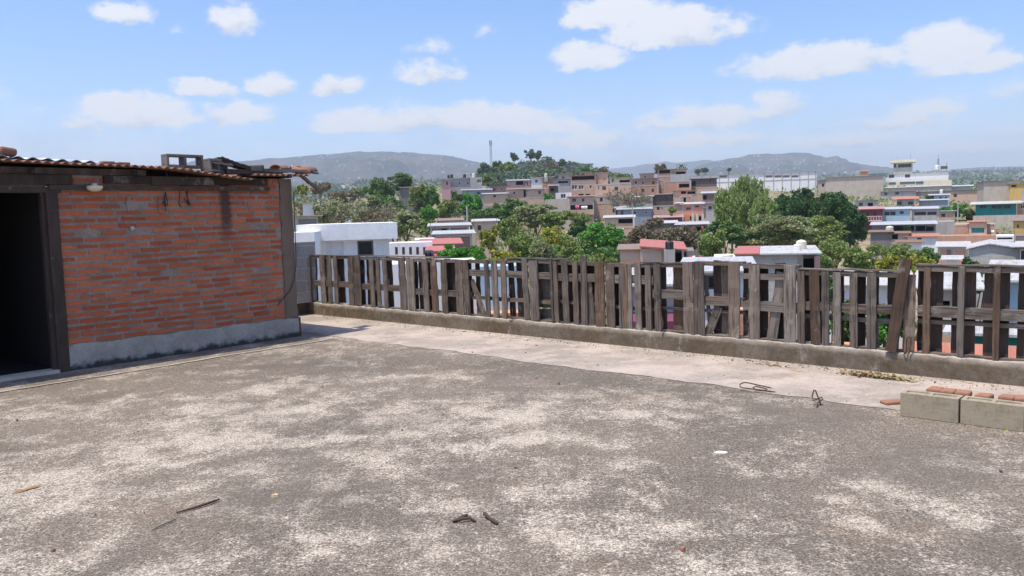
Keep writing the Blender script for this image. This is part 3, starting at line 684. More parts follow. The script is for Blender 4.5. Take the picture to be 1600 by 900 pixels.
wire('rusty_rod', [onpl(x, y, UV(0, .025), mF) for x, y in ((1412,520),(1411,545),(1416,552),(1417,530),(1424,529),(1420,553))], .006, 'rustmetal', 'rusty rods sticking up from the kerb beside the long leaning plank', 'rod')
wire('rusty_rod', [onpl(x, y, UV(0, .02), mF) for x, y in ((1030,470),(1034,500),(1033,519),(1036,505),(1031,488))], .006, 'rustmetal', 'thin rusty rod hanging at the pallet with empty gaps', 'rod')

# ------------------------------------------------------------------ shed parts
def brick_mat():
    m = newmat('orange_clay_brick'); t = NT(m); g = t.node('ShaderNodeNewGeometry'); v = t.coord()
    a = t.noise(v, 14, 6, .7); b = t.noise(v, 70, 4, .7); r_ = g.outputs['Random Per Island']
    cc = t.mix(r_, (.35, .075, .032, 1), (.55, .155, .068, 1)); cc = t.mix(t.math('MULTIPLY', t.ramp(t.math('FRACT', t.math('MULTIPLY', r_, 7.3)), .82, 1.0), .7), cc, (.26, .10, .06, 1))
    cc = t.mix(t.math('MULTIPLY', t.ramp(a, .56, .70), .5), cc, (.36, .25, .19, 1))
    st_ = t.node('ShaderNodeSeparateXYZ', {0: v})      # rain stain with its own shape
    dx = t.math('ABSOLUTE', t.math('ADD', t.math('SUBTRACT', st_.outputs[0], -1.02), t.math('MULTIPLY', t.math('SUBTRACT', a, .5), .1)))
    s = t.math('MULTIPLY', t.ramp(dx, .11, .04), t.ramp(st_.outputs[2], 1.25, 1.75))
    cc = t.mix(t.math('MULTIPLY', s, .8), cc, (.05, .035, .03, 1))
    cc = t.scalec(cc, t.node('ShaderNodeMapRange', {0: b, 1: .3, 2: .7, 3: .8, 4: 1.2}).outputs[0]); t.out(cc, .93, b, .5, .004, .2); return m
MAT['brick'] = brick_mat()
def mortar_mat():
    m = newmat('rough_mortar'); t = NT(m); v = t.coord(); a = t.noise(v, 5, 8, .7); b = t.noise(v, 45, 5, .75)
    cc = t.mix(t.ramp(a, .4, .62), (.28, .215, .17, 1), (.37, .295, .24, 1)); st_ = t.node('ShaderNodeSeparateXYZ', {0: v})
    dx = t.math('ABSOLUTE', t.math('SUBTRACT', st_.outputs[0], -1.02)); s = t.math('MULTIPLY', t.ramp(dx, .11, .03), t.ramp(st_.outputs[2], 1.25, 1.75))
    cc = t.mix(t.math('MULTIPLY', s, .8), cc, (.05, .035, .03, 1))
    cc = t.scalec(cc, t.node('ShaderNodeMapRange', {0: b, 1: .3, 2: .7, 3: .7, 4: 1.3}).outputs[0]); t.out(cc, .95, t.math('ADD', a, b), .9, .02, .15); return m
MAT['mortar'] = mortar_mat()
def plinth_mat():
    m = newmat('grey_plinth_render'); t = NT(m); v = t.coord(); a = t.noise(v, 3, 8, .7); b = t.noise(v, 30, 5, .7); st_ = t.node('ShaderNodeSeparateXYZ', {0: v})
    cc = t.mix(t.ramp(a, .4, .6), (.31, .285, .245, 1), (.39, .355, .31, 1))
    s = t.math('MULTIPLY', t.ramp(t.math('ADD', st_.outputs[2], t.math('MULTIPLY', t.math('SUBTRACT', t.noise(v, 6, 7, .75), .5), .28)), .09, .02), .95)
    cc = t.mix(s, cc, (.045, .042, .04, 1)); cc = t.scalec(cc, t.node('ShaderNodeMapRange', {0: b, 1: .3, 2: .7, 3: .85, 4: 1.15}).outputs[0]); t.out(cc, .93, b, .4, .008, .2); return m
MAT['plinth'] = plinth_mat()
DW0, DW1, WEND, ROOFZ, DEP = 3.18, 4.25, 6.4, 2.20, 4.0
COLW = .22; T_ = .14
# local x = -w
mb = MB()
mb.box(-(DW0-.12), -COLW+.02, 0, T_, 0, ROOFZ)                       # front wall, right of the door
mb.box(-DW1-.02, -DW0+.02, .01, T_, 2.06, ROOFZ)                     # over the door
mb.box(-WEND, -DW1, 0, T_, 0, ROOFZ)                                 # left of the door
mb.box(-T_, -.0, T_+.02, DEP, 0, ROOFZ)                              # right side
mb.box(-WEND, -WEND+T_, T_, DEP, 0, ROOFZ)                           # left side
mb.box(-WEND, 0, DEP, DEP+T_, 0, ROOFZ)                              # back
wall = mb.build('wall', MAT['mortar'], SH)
# bricks: each course jittered, thick uneven joints
rr = random.Random(5); mb = MB()
def brick(x0, x1, z0, z1, yf, tiltb):
    b = len(mb.v); n = 4; fr = []
    xs = [x0+(x1-x0)*i/n for i in range(n+1)]
    top = [(x, z1+rr.uniform(-.004, .004)+tiltb*(x-x0)) for x in xs]; bot = [(x, z0+rr.uniform(-.004, .004)+tiltb*(x-x0)) for x in xs]
    dy = rr.uniform(-.004, .004); p = []
    for (x, z) in bot+top: p.append((x+rr.uniform(-.003, .003), yf+dy+rr.uniform(-.0015, .0015), z))
    q = [(x, .03, z) for (x, y, z) in p]; mb.v += p+q; m_ = n+1
    for i in range(n): mb.f.append((b+i, b+i+1, b+m_+i+1, b+m_+i))
    k = 2*m_
    for i in range(n): mb.f.append((b+k+i, b+k+i+1, b+i+1, b+i)); mb.f.append((b+m_+i, b+m_+i+1, b+k+m_+i+1, b+k+m_+i))
    mb.f.append((b, b+m_, b+k+m_, b+k)); mb.f.append((b+n, b+k+n, b+k+m_+n, b+m_+n))
z = .30; ci = 0; mb_left = MB()
while z < ROOFZ-.06:
    h = rr.uniform(.037, .043); x = -(DW0-.13)+(0 if ci % 2 else -.0); first = True
    while x < -COLW-.03:
        Lb = rr.uniform(.21, .29) if not (first and ci % 2) else rr.uniform(.10, .15); first = False
        x1 = min(x+Lb, -COLW+.01)
        if x1-x > .05 and rr.random() > .03:
            wv_ = .012*math.sin(x*1.3+ci*.13)+rr.uniform(-.003, .003); brick(x, x1, z+wv_, z+h+wv_+rr.uniform(-.004, .003), -.008+rr.uniform(-.003,.003), rr.uniform(-.014, .014))
        x = x1+rr.uniform(.018, .045)
    for (xa, xb, zl) in ((-WEND, -DW1-.12, .3),):
        if z < zl: continue
        x = xa; mb_keep = mb; mb = mb_left
        while x < xb-.05:
            x1 = min(x+rr.uniform(.2, .28), xb); brick(x, x1, z, z+h, -.007, rr.uniform(-.01, .01)); x = x1+rr.uniform(.02, .04)
        mb = mb_keep
    z += h+rr.uniform(.030, .036); ci += 1
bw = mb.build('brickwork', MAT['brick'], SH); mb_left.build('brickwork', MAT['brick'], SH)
# plinth with wavy top
mb = MB(); n = 60; xs = [-(DW0-.10)+(DW0-.10+.012)*i/n for i in range(n+1)]
for i, x in enumerate(xs):
    zt = .285-.02*(i/n)+rr.uniform(-.006, .006)+.008*math.sin(i*.5); y = -.022+rr.uniform(-.002, .002)
    mb.v += [(x, y-.004, 0), (x, y, zt*.6), (x, y+.003, zt), (x, .03, zt+.006)]
for i in range(n):
    for q in range(3): mb.f.append((i*4+q, (i+1)*4+q, (i+1)*4+q+1, i*4+q+1))
mb.f.append((0,1,2,3)); mb.f.append((n*4+3, n*4+2, n*4+1, n*4))
mb.build('plinth', MAT['plinth'], SH)
MB().box(.001, .03, -.02, DEP, 0, .27).build('side_plinth', MAT['plinth'], SH)
# corner column
MAT['column'] = plaster('cast_column', (.19, .14, .105), (.11, .08, .06), s1=2, s2=14, amt=.7)
mb = MB(); n = 22
for i in range(n+1):
    z = .27+(ROOFZ-.27)*i/n; a = rr.uniform(-.007, .007); b_ = rr.uniform(-.007, .007)
    mb.v += [(-COLW+.02+a*2, -.016, z), (-.01+b_, -.018+a*.4, z), (.008+b_, T_, z), (-COLW+.02+a, T_, z)]
for i in range(n):
    for q in range(4): mb.f.append((i*4+q, i*4+(q+1) % 4, (i+1)*4+(q+1) % 4, (i+1)*4+q))
mb.f.append((n*4, n*4+1, n*4+2, n*4+3))
mb.build('corner_column', MAT['column'], SH)
# door frame
df = empty('door_frame'); 
mb = MB(); mb.box(-DW0, -(DW0-.12), -.03, .10, 0, 2.02); dfo = mb.build('door_frame', MAT['wood_dark'], SH, bevel=.004)
bpy.data.objects.remove(df)
MB().box(-DW0-.035, -DW0+.002, .02, .10, 0, 2.0).build('door_stop', MAT['wood_dark'], dfo)
MB().box(-DW1-.1, -DW1, -.03, .10, 0, 2.02).build('jamb', MAT['wood_brown'], dfo)
MB().box(-DW1-.12, -DW0+.16, -.035, .11, 2.0, 2.065).build('lintel', MAT['wood_dark'], dfo)
MB().box(-DW1, -DW0, -.05, .16, 0, .035).build('threshold', MAT['conc_w'], SH)
MB().box(-3.15, -.38, -.055, .0, 2.035, 2.085).build('ledge_board', MAT['wood_dark'], SH)
MB().box(-WEND, -2.05, -.03, .10, ROOFZ+.002, ROOFZ+.075).build('wall_plate', MAT['wood_dark'], SH)
MB().box(-DW1-.3, -2.9, -.05, .0, 2.09, 2.195).build('fascia_plank', MAT['wood_dark'], SH)
MB().box(-2.55, -.40, -.045, .0, 2.11, 2.195).build('fascia_plank', MAT['wood_dark'], SH)
MB().box(-2.0, -1.2, -.06, -.046, 2.10, 2.20).build('nailed_board', MAT['wood_dark'], SH)
MB().box(-WEND+T_+.001, -T_-.001, DEP-.05, DEP-.002, 0, ROOFZ).box(-DW0+.02, -DW0+.05, T_+.03, DEP-.05, 0, ROOFZ).box(-WEND+T_, -DW0, T_+.03, DEP-.05, ROOFZ-.03, ROOFZ-.001).box(-WEND+T_, -DW0, T_+.03, DEP-.05, .012, .02).build('blackout_lining', MAT['hole'], SH)  # dark lining and partition added inside the shed to black out the doorway
for x in (-5.6, -4.4, -3.3, -2.2, -1.15, -.15):
    MB().box(x-.03, x+.03, -.20, DEP+.1, ROOFZ+.005, ROOFZ+.055).build('rafter', MAT['wood_dark'], SH)
# corrugated roof sheets
def rust_mat():
    m = newmat('rusted_corrugated'); t = NT(m); v = t.coord(); a = t.noise(v, 2.5, 8, .7); b = t.noise(v, 25, 5, .7)
    cc = t.mix(t.ramp(a, .4, .6), (.27, .14, .095, 1), (.14, .08, .06, 1)); cc = t.mix(t.math('MULTIPLY', t.ramp(b, .55, .7), .5), cc, (.36, .28, .23, 1)); t.out(cc, .8, b, .3, .004, .3); return m
MAT['rustroof'] = rust_mat()
MAT['bluesheet'] = sheet('blue_grey_sheet', (.42, .50, .58), (.25, .27, .3), 3, .35, .4)
def corr(x0, x1, y0, y1, zf, name, mat, parent, wl=.095, amp=.014, jag=0.0, slope=.03, xs=0.0, ny=6):
    mb = MB(); n = int((x1-x0)/wl*8); rr = random.Random(int(x0*77))
    for i in range(n+1):
        x = x0+(x1-x0)*i/n; e = y0+ (rr.uniform(-jag, jag) if jag else 0) + .012*math.sin(x*1.7)
        for j in range(ny+1):
            y = e+(y1-e)*j/ny; zz = zf+slope*(y-y0)+amp*math.sin(2*PI*x/wl)+xs*(x-x1)+.008*math.sin(x*2.3+y)
            mb.v.append((x, y, zz)); 
    k = ny+1
    for i in range(n):
        for j in range(ny): mb.f.append((i*k+j, (i+1)*k+j, (i+1)*k+j+1, i*k+j+1))
    o = mb.build(name, MAT[mat], parent, smooth=True); s = o.modifiers.new('thick', 'SOLIDIFY'); s.thickness = .004; s.offset = 1
    return o
corr(-6.6, -1.55, -.22, DEP+.25, 2.275, 'roof_sheet', 'rustroof', SH, xs=-.030)
corr(-1.75, -.72, -.24, DEP+.2, 2.175, 'roof_sheet', 'rustroof', SH, xs=-.10)
corr(-.70, .17, -.20, DEP+.2, 2.245, 'roof_sheet', 'rustroof', SH, xs=.0)
o = corr(-6.6, -2.35, .0, 2.6, 2.335, 'loose_roof_sheet', 'bluesheet', SH, wl=.15, slope=.07, xs=-.045)
# things lying on the roof
def shed_pt(px, py, q):      # point on the vertical plane q metres behind the shed front
    return onpl(px, py, S1+sn*q, sn)
rz_sh = math.atan2(-sw.y, -sw.x)
MAT['oldblock'] = plaster('old_block', (.22, .19, .165), (.10, .085, .075), s1=6, s2=30, amt=.7)
def hollow_block(name, loc, rz, lab, L_=.40, H_=.20, W_=.15, holes=2, rx=0, mat='oldblock', lie=True):
    """concrete block lying on its side: the hollow cores open to the front"""
    r = MB(); t = .032; xs = [-L_/2]; cw = (L_-t*(holes+1))/holes
    for i in range(holes): xs += [-L_/2+t+i*(cw+t), -L_/2+t+i*(cw+t)+cw]
    xs.append(L_/2)
    for i in range(0, len(xs), 2): r.box(xs[i], xs[i+1], -W_/2, W_/2, t, H_-t)
    r.box(-L_/2, L_/2, -W_/2, W_/2, 0, t); r.box(-L_/2, L_/2, -W_/2, W_/2, H_-t, H_)
    o = r.build(name, MAT[mat], bevel=.006); o.location = loc; o.rotation_euler = (rx, 0, rz); tag(o, lab, 'block'); return o
zr = ROOFZ+.09
p = shed_pt(286, 262, .02); hollow_block('concrete_block', (p.x, p.y, p.z-.005), rz_sh, 'hollow concrete block on the shed roof, two cores showing sky', L_=.48, H_=.165)
p = shed_pt(336, 268, .0); hollow_block('concrete_block', (p.x, p.y, p.z-.02), rz_sh+.5, 'hollow concrete block on the shed roof leaning under a black plank', L_=.40, H_=.17, rx=-.12)
p = shed_pt(402, 268, .02)
mb = MB(); mb.box(-.19, .05, -.1, .1, 0, .10); o = mb.build('broken_block', MAT['oldblock'], bevel=.02); o.location = (p.x, p.y, p.z-.01); o.rotation_euler = (.03, -.06, rz_sh+.1); tag(o, 'broken chunk of concrete block on the shed roof right of the black plank', 'block')
def plank(pts_a, pts_b, w_, th, lab, mat='wood_dark', q0=0., q1=0., name='roof_plank', cat='plank'):
    a = shed_pt(*pts_a, q0); b = shed_pt(*pts_b, q1); d = b-a
    o = board_mesh(w_, d.length, th, random.Random(int(d.length*991))).build(name, MAT[mat]); x = d.normalized(); y = x.cross(sn).normalized() if abs(x.dot(sn)) < .95 else x.cross(Vector((0, 0, 1))).normalized()
    y = (Vector((0, 0, 1)) - x*x.z); y = y.normalized() if y.length > .1 else sn
    s_ = y.cross(x).normalized()
    M = Matrix((s_, -y, x)).transposed().to_4x4()
    if M.to_3x3().determinant() < 0: M = Matrix((-s_, -y, x)).transposed().to_4x4()
    M.translation = a; o.matrix_world = M; tag(o, lab, cat); return o
plank((336,249),(388,264), .30, .05, 'black plank sloping down the shed roof beside the second block', q0=.15, q1=.02)
plank((318,252),(360,258), .10, .03, 'short weathered plank lying across the second roof block', 'wood', -.05, .0)
plank((352,268),(437,272), .16, .06, 'thick dark beam lying along the shed roof edge below the broken chunk', 'wood_dark', -.02, -.02)
plank((345,246),(375,258), .22, .02, 'black sheet of board bent up on the shed roof', 'wood_dark', .25, .15)
plank((464,270),(497,296), .085, .03, 'broken grey plank hanging off the shed roof corner', 'wood', -.05, -.12)
plank((412,266),(478,268), .09, .04, 'pale plank lying flat at the shed roof corner', 'wood', -.05, -.1)
plank((440,264),(497,271), .05, .02, 'thin dark batten poking out from the shed roof corner', 'wood_dark', .2, .1)
MAT['clay'] = plaster('clay_tile', (.33, .165, .105), (.22, .12, .085), s1=5, s2=30, amt=.7)
def rooftile(px, py, q, rz, rx, lab, L_=.30):
    mb = MB(); n = 8; R = .085
    for j in range(2):
        for i in range(n+1):
            a = PI*i/n; mb.v.append((R*(1-.15*j)*math.cos(a), j*L_, R*(1-.15*j)*math.sin(a)*.8))
    for i in range(n): mb.f.append((i, i+1, n+2+i, n+1+i))
    o = mb.build('roof_tile', MAT['clay'], smooth=True); s = o.modifiers.new('t', 'SOLIDIFY'); s.thickness = .014
    p = shed_pt(px, py, q); o.location = p; o.rotation_euler = (rx, 0, rz); tag(o, lab, 'tile')
rooftile(482, 273, -.08, rz_sh+1.2, .2, 'curved clay tile at the very corner of the shed roof', .26)
rooftile(466, 268, .10, rz_sh-1.4, .0, 'curved clay tile lying behind the corner planks')
rooftile(430, 266, .15, rz_sh-1.0, .05, 'curved clay tile between the broken chunk and corner planks')
p = shed_pt(180, 257, .02); o = MB().box(-.17, -.02, -.06, .06, 0, .045).box(.02, .16, -.05, .05, 0, .04).build('brick_piece', MAT['clay'], bevel=.012); o.location = (p.x, p.y, p.z-.012); o.rotation_euler = (0, 0, rz_sh); tag(o, 'flat broken brick on the shed roof above the lamp', 'brick')
p = shed_pt(9, 240, .08); o = MB().box(-.10, .09, -.07, .07, 0, .085).build('stone', MAT['clay'], bevel=.03); o.location = (p.x, p.y, p.z-.02); o.rotation_euler = (0, .1, rz_sh+.3); tag(o, 'rounded stone holding down the bluish sheet on the shed roof', 'stone')
# lamp, little box, wires on the shed front
lm = plain('cream_lamp', (.72, .66, .48), .4)
p = MS.inverted() @ shed_pt(146, 291, -.07)
mb = MB(); mb.lathe([(.01, -.062), (.045, -.058), (.078, -.035), (.088, -.004), (.08, .004), (.03, .008), (.03, .03)], 20); o = mb.build('dome_lamp', lm, SH, smooth=True); o.location = (p.x, -.10, p.z)
p = MS.inverted() @ shed_pt(206, 357, 0)
o = MB().lathe([(.028, 0), (.03, .02), (.012, .035)], 12).build('cable_clamp', MAT['conc'], SH, smooth=True); o.location = (p.x, -.005, p.z); o.rotation_euler = (PI/2, 0, 0)
MAT['cable'] = plain('black_cable', (.02, .018, .018), .6)
def swire(pp, lab=None, r=.005, name='hanging_cable'):
    pts = [MS.inverted() @ shed_pt(x, y, -.04) for x, y in pp]; q = []
    for i in range(len(pts)-1):
        p0 = pts[max(0, i-1)]; p1 = pts[i]; p2 = pts[i+1]; p3 = pts[min(len(pts)-1, i+2)]
        for s in range(5):
            t = s/5; q.append(.5*((2*p1)+(p2-p0)*t+(2*p0-5*p1+4*p2-p3)*t*t+(3*p1-p0-3*p2+p3)*t**3))
    q.append(pts[-1]); o = MB().tube(q, r, 6).build(name, MAT['cable'], SH, smooth=True); return o
swire([(459,300),(460,340),(462,385),(462,420),(455,450),(446,462),(434,477)], r=.006)
swire([(283,275),(281,300),(280,318),(283,324),(279,316)]); swire([(292,272),(292,300),(294,318),(288,310),(296,322)], r=.006); swire([(290,300),(294,312),(297,320),(292,313)])
swire([(256,305),(258,322),(254,314),(262,320),(258,300),(259,330)]); swire([(247,306),(247,330),(253,336)], r=.003); swire([(198,306),(196,318),(200,332)], r=.003)
swire([(262,250),(264,262),(260,270),(265,285)], r=.008)
# short iron pipe stub by the shed corner
p = gp(469, 525); o = MB().tube([(0, 0, 0), (.003, .002, .26)], .014, 8).build('pipe_stub', MAT['rustmetal']); o.location = p; tag(o, 'short dark pipe standing at the foot of the shed corner', 'pipe')

# ------------------------------------------------------------------ low block wall at right
MAT['newblock'] = plaster('concrete_block', (.36, .305, .215), (.20, .165, .115), s1=5, s2=40, amt=.6, streak=False)
b0 = gp(1405, 650); b1 = gp(1595, 675); b0.z = b1.z = 0; bd = (b1-b0).normalized(); bn = Vector((-bd.y, bd.x, 0)); 
if bn.y < 0: bn = -bn
brz = math.atan2(bd.y, bd.x)
for i in range(4):
    lab = ['grey concrete block at the left end of the low block row', 'grey concrete block second in the low block row', 'grey concrete block third in the row, cut by the picture edge', 'grey concrete block at the far end of the row'][i]
    if i == 3: continue
    p = b0+bd*(.205+i*.412)
    mb = MB(); L_, W_, H_, t = .40, .145, .185, .03
    mb.box(-L_/2, L_/2, 0, t, 0, H_); mb.box(-L_/2, L_/2, W_-t, W_, 0, H_)
    for xa in (-L_/2, -.015, L_/2-t): mb.box(xa, xa+t, t, W_-t, 0, H_)
    mb.box(-L_/2+t, L_/2-t, t, W_-t, 0, H_-.012)
    o = mb.build('concrete_block', MAT['newblock'], bevel=.005); o.location = p; o.rotation_euler = (0, random.uniform(-.006, .006), brz+random.uniform(-.01, .01)); tag(o, lab, 'block', 'concrete blocks in the low row')
# bricks laid behind the blocks, in mortar
rb = random.Random(8)
blabs = ['leftmost red brick in the mortar behind the block row', 'second red brick from the left behind the block row', 'third red brick from the left behind the block row', 'fourth red brick from the left behind the block row', 'rightmost red brick behind the block row']
mb = MB()
for i in range(20):
    mb.v += [(1.9*i/19, .148, .0), (1.9*i/19, .148, .10+rb.uniform(-.01, .01)), (1.9*i/19, .36+rb.uniform(-.02, .02), .085+rb.uniform(-.012, .012)), (1.9*i/19, .37+rb.uniform(-.02, .02), 0)]
for i in range(19):
    for q in range(4): mb.f.append((i*4+q, i*4+(q+1) % 4, (i+1)*4+(q+1) % 4, (i+1)*4+q))
mb.f += [(3, 2, 1, 0), (76, 77, 78, 79)]
o = mb.build('mortar_bed', MAT['strip']); o.location = b0; o.rotation_euler = (0, 0, brz); tag(o, 'pale mortar bed between the block row and the cement strip', 'mortar bed')
blabs = ['leftmost red brick end in the mortar behind the blocks', 'second red brick end from the left behind the blocks', 'third red brick end from the left behind the blocks', 'fourth red brick end from the left behind the blocks', 'fifth red brick end from the left behind the blocks', 'rightmost red brick end behind the blocks']
for i, (x_, y_) in enumerate([(1458,607.5),(1479,610),(1503,612.5),(1534,617),(1572,619),(1597,622)]):
    p = gp(x_, y_, .13); o = MB().box(-.053, .053, -.015, .12, -.05, .0).build('brick', MAT['clay'], bevel=.014); o.location = p
    o.rotation_euler = (rb.uniform(-.05, .05), rb.uniform(-.06, .06), brz+rb.uniform(-.12, .12)); tag(o, blabs[i], 'brick', 'red bricks behind the block row')
p = gp(1397, 631); o = MB().box(-.10, .08, -.05, .05, 0, .03).build('brick_fragment', MAT['clay'], bevel=.012); o.location = p; o.rotation_euler = (0, 0, brz+.9); tag(o, 'flat brick fragment at the left end of the block row', 'brick')

# ------------------------------------------------------------------ small litter
def gpath(pts, lift): return [gp(x, y, 0)+Vector((0, 0, h)) for (x, y, h) in pts]
def stirrup(name, pts, lab, r=.0055):
    q = gpath(pts, 0); o = MB().tube(q, r, 6).build(name, MAT['rustmetal'], smooth=True); tag(o, lab, 'rebar stirrup', 'bent rusty rebar stirrups'); return o
g0 = gp(1180, 612)
def stir(cx, cy, rz, lab, pts):
    c = gp(cx, cy); M = Matrix.Translation(c) @ Matrix.Rotation(rz, 4, 'Z') @ Matrix.Scale(.82, 4); o = MB().tube([tuple(M @ Vector(p)) for p in pts], .0055, 6).build('rebar_stirrup', MAT['rustmetal'], smooth=True); tag(o, lab, 'rebar stirrup', 'bent rusty rebar stirrups')
stir(1157, 611, 0, 'rusty rebar stirrup lying flat at the left, long legs pointing right', [(.27,-.06,.008),(.02,.0,.035),(-.0,.01,.045),(.0,.02,.07),(.05,.04,.085),(.10,.03,.08),(.32,-.02,.03)])
stir(1180, 613, 0, 'smaller rusty rebar hook nested in the flat stirrup', [(.20,-.05,.008),(.0,.0,.03),(-.02,.01,.05),(.02,.03,.06),(.13,.0,.03)])
stir(1278, 634, 0, 'rusty rebar stirrup standing up bent into a triangle', [(-.04,-.08,.008),(.0,.0,.03),(.06,.03,.06),(.055,.04,.075),(-.04,.02,.05),(-.045,.03,.10),(-.02,.05,.15),(-.005,.05,.14),(.02,.03,.06),(.03,.0,.008)])
def twig(pts, r, lab, mat='bark', name='twig'):
    q = [gp(x, y)+Vector((0, 0, h)) for x, y, h in pts]; o = MB().tube(q, r, 7).build(name, MAT[mat], smooth=True); tag(o, lab, name.replace('_', ' '))
MAT['twigm'] = plaster('dark_twig', (.10, .06, .05), (.05, .03, .03), s1=20, s2=60)
twig([(730,808.5,.012),(723,812,.016),(709,817.5,.01),(724,816,.02),(735,814,.016),(743,817,.008)], [.008,.009,.008,.009,.008,.005], 'small forked dark twig left of the short peg', 'twigm')
twig([(757,808.5,.022),(766,814,.014),(777,821,.01)], [.011,.009,.008], 'short thick dark wooden peg lying on the floor', 'twigm')
twig([(343,783,.012),(325,790,.014),(305,796,.012),(276,803,.008)], [.005,.008,.007,.004], 'thin dark stick on the left of the floor', 'twigm')
twig([(237,830,.006),(255,822,.01),(276,813,.008)], [.003,.004,.003], 'thin pale straw stem beyond the dark stick', 'barkgrey')
MAT['straw'] = plain('orange_straw', (.5, .28, .12), .8); MAT['leafdry'] = plain('dry_leaf', (.42, .27, .12), .8)
def shard(px, py, s, lab, mat, cat='debris', name='debris', h=.012, flat=.6):
    rr = random.Random(px*7+py); mb = MB(); n = 6; a0 = rr.random()*6
    pr = [(s*rr.uniform(.6, 1.1)*math.cos(a0+2*PI*i/n), s*flat*rr.uniform(.6, 1.1)*math.sin(a0+2*PI*i/n)) for i in range(n)]
    mb.v += [(x, y, 0) for x, y in pr]+[(x*.85, y*.85, h*rr.uniform(.7, 1.2)) for x, y in pr]
    mb.f.append(tuple(range(n-1, -1, -1))); mb.f.append(tuple(range(n, 2*n)))
    for i in range(n): j = (i+1) % n; mb.f.append((i, j, n+j, n+i))
    o = mb.build(name, mat if not isinstance(mat, str) else MAT[mat]); o.location = gp(px, py); tag(o, lab, cat)
shard(430, 776, .028, 'pale tan stone chip right of the dark stick', plain('tan_chip', (.55, .40, .25), .8), 'stone chip', 'stone_chip', .016)
shard(1067, 861, .018, 'orange brick crumb near the bottom edge', 'clay', 'brick crumb', 'brick_crumb', .02, .9)
shard(1128, 707, .05, 'white plastic scrap on the dark floor', 'tank_white', 'scrap', 'plastic_scrap', .006, .5)
shard(873, 601, .018, 'orange brick crumb beside the cement strip', 'clay', 'brick crumb', 'brick_crumb', .02, .9)
shard(822, 533, .04, 'pale stone chip on the cement strip', 'conc_w', 'stone chip', 'stone_chip', .03, .8)
shard(838, 541, .02, 'dark pebble on the cement strip', 'conc_d', 'pebble', 'pebble', .02, .9)
shard(787, 529, .07, 'flat brown leaf litter lump on the cement strip', 'leafdry', 'leaf', 'dry_leaf', .012, .6)
shard(725, 519, .05, 'dark brown curled leaf on the cement strip', 'bark', 'leaf', 'dry_leaf', .012, .5)
shard(1248, 581, .05, 'single pale dry leaf left of the leaf pile', 'leafdry', 'leaf', 'dry_leaf', .01, .5)
shard(1238, 580, .04, 'curled dry leaf touching its paler neighbour', 'leafdry', 'leaf', 'dry_leaf', .01, .5)
shard(1516, 600, .045, 'dry leaf under the kerb above the block row', 'leafdry', 'leaf', 'dry_leaf', .01, .5)
shard(1573, 673.5, .02, 'yellow green leaf in front of the block row', plain('yellow_leaf', (.35, .33, .06), .7), 'leaf', 'leaf', .006, .4)
shard(83, 862, .014, 'tiny reddish pebble at the lower left', 'clay', 'pebble', 'pebble', .014, .9)
shard(837, 592, .016, 'dark crumb by the edge of the dark floor', 'conc_d', 'pebble', 'pebble', .014, .9)
for k_, (x, y, a) in enumerate([(45,765,.9)]):
    mb = MB(); rr = random.Random(2)
    for _ in range(7):
        aa = a+rr.uniform(-.25, .25); L_ = rr.uniform(.03, .08); cx, cy = rr.uniform(-.02, .02), rr.uniform(-.02, .02)
        mb.tube([(cx-L_*math.cos(aa), cy-L_*math.sin(aa), .006), (cx+L_*math.cos(aa), cy+L_*math.sin(aa), .01)], .003, 5)
    o = mb.build('straw_tuft', MAT['straw']); o.location = gp(x, y); tag(o, 'small tuft of orange straw at the left of the floor', 'straw')
_r = np.random.default_rng(77); _n = 2600; _u = _r.uniform(-.5, 13, _n); _v = np.where(_r.random(_n) < .45, np.abs(_r.normal(0, .16, _n))+.02, _r.uniform(.05, 12.5, _n)); _sz = _r.uniform(.0025, .008, _n)*np.where(_r.random(_n) < .05, 2, 1)
_c = np.stack([A.x+nF.x*_u+mF.x*_v, A.y+nF.y*_u+mF.y*_v, .007+_sz*.4], 1); _o = np.array([[1,0,0],[0,1,0],[-1,0,0],[0,-1,0],[0,0,.8],[0,0,-.8]])
_V = (_c[:, None, :]+_o[None]*_sz[:, None, None]*_r.uniform(.6, 1.4, (_n, 6, 1))).reshape(-1, 3); _t = np.array([[0,1,4],[1,2,4],[2,3,4],[3,0,4],[1,0,5],[2,1,5],[3,2,5],[0,3,5]])
_F = (np.arange(_n)[:, None, None]*6+_t[None]).reshape(-1, 3)
def grit_mat():
    m = newmat('grit_stone'); t = NT(m); g = t.node('ShaderNodeNewGeometry'); t.out(t.mix(g.outputs['Random Per Island'], (.40, .34, .27, 1), (.12, .09, .07, 1)), .9); return m
tag(npmesh('grit', _V, _F, grit_mat()), 'fine loose grit scattered on the terrace floor', 'grit', kind='stuff')
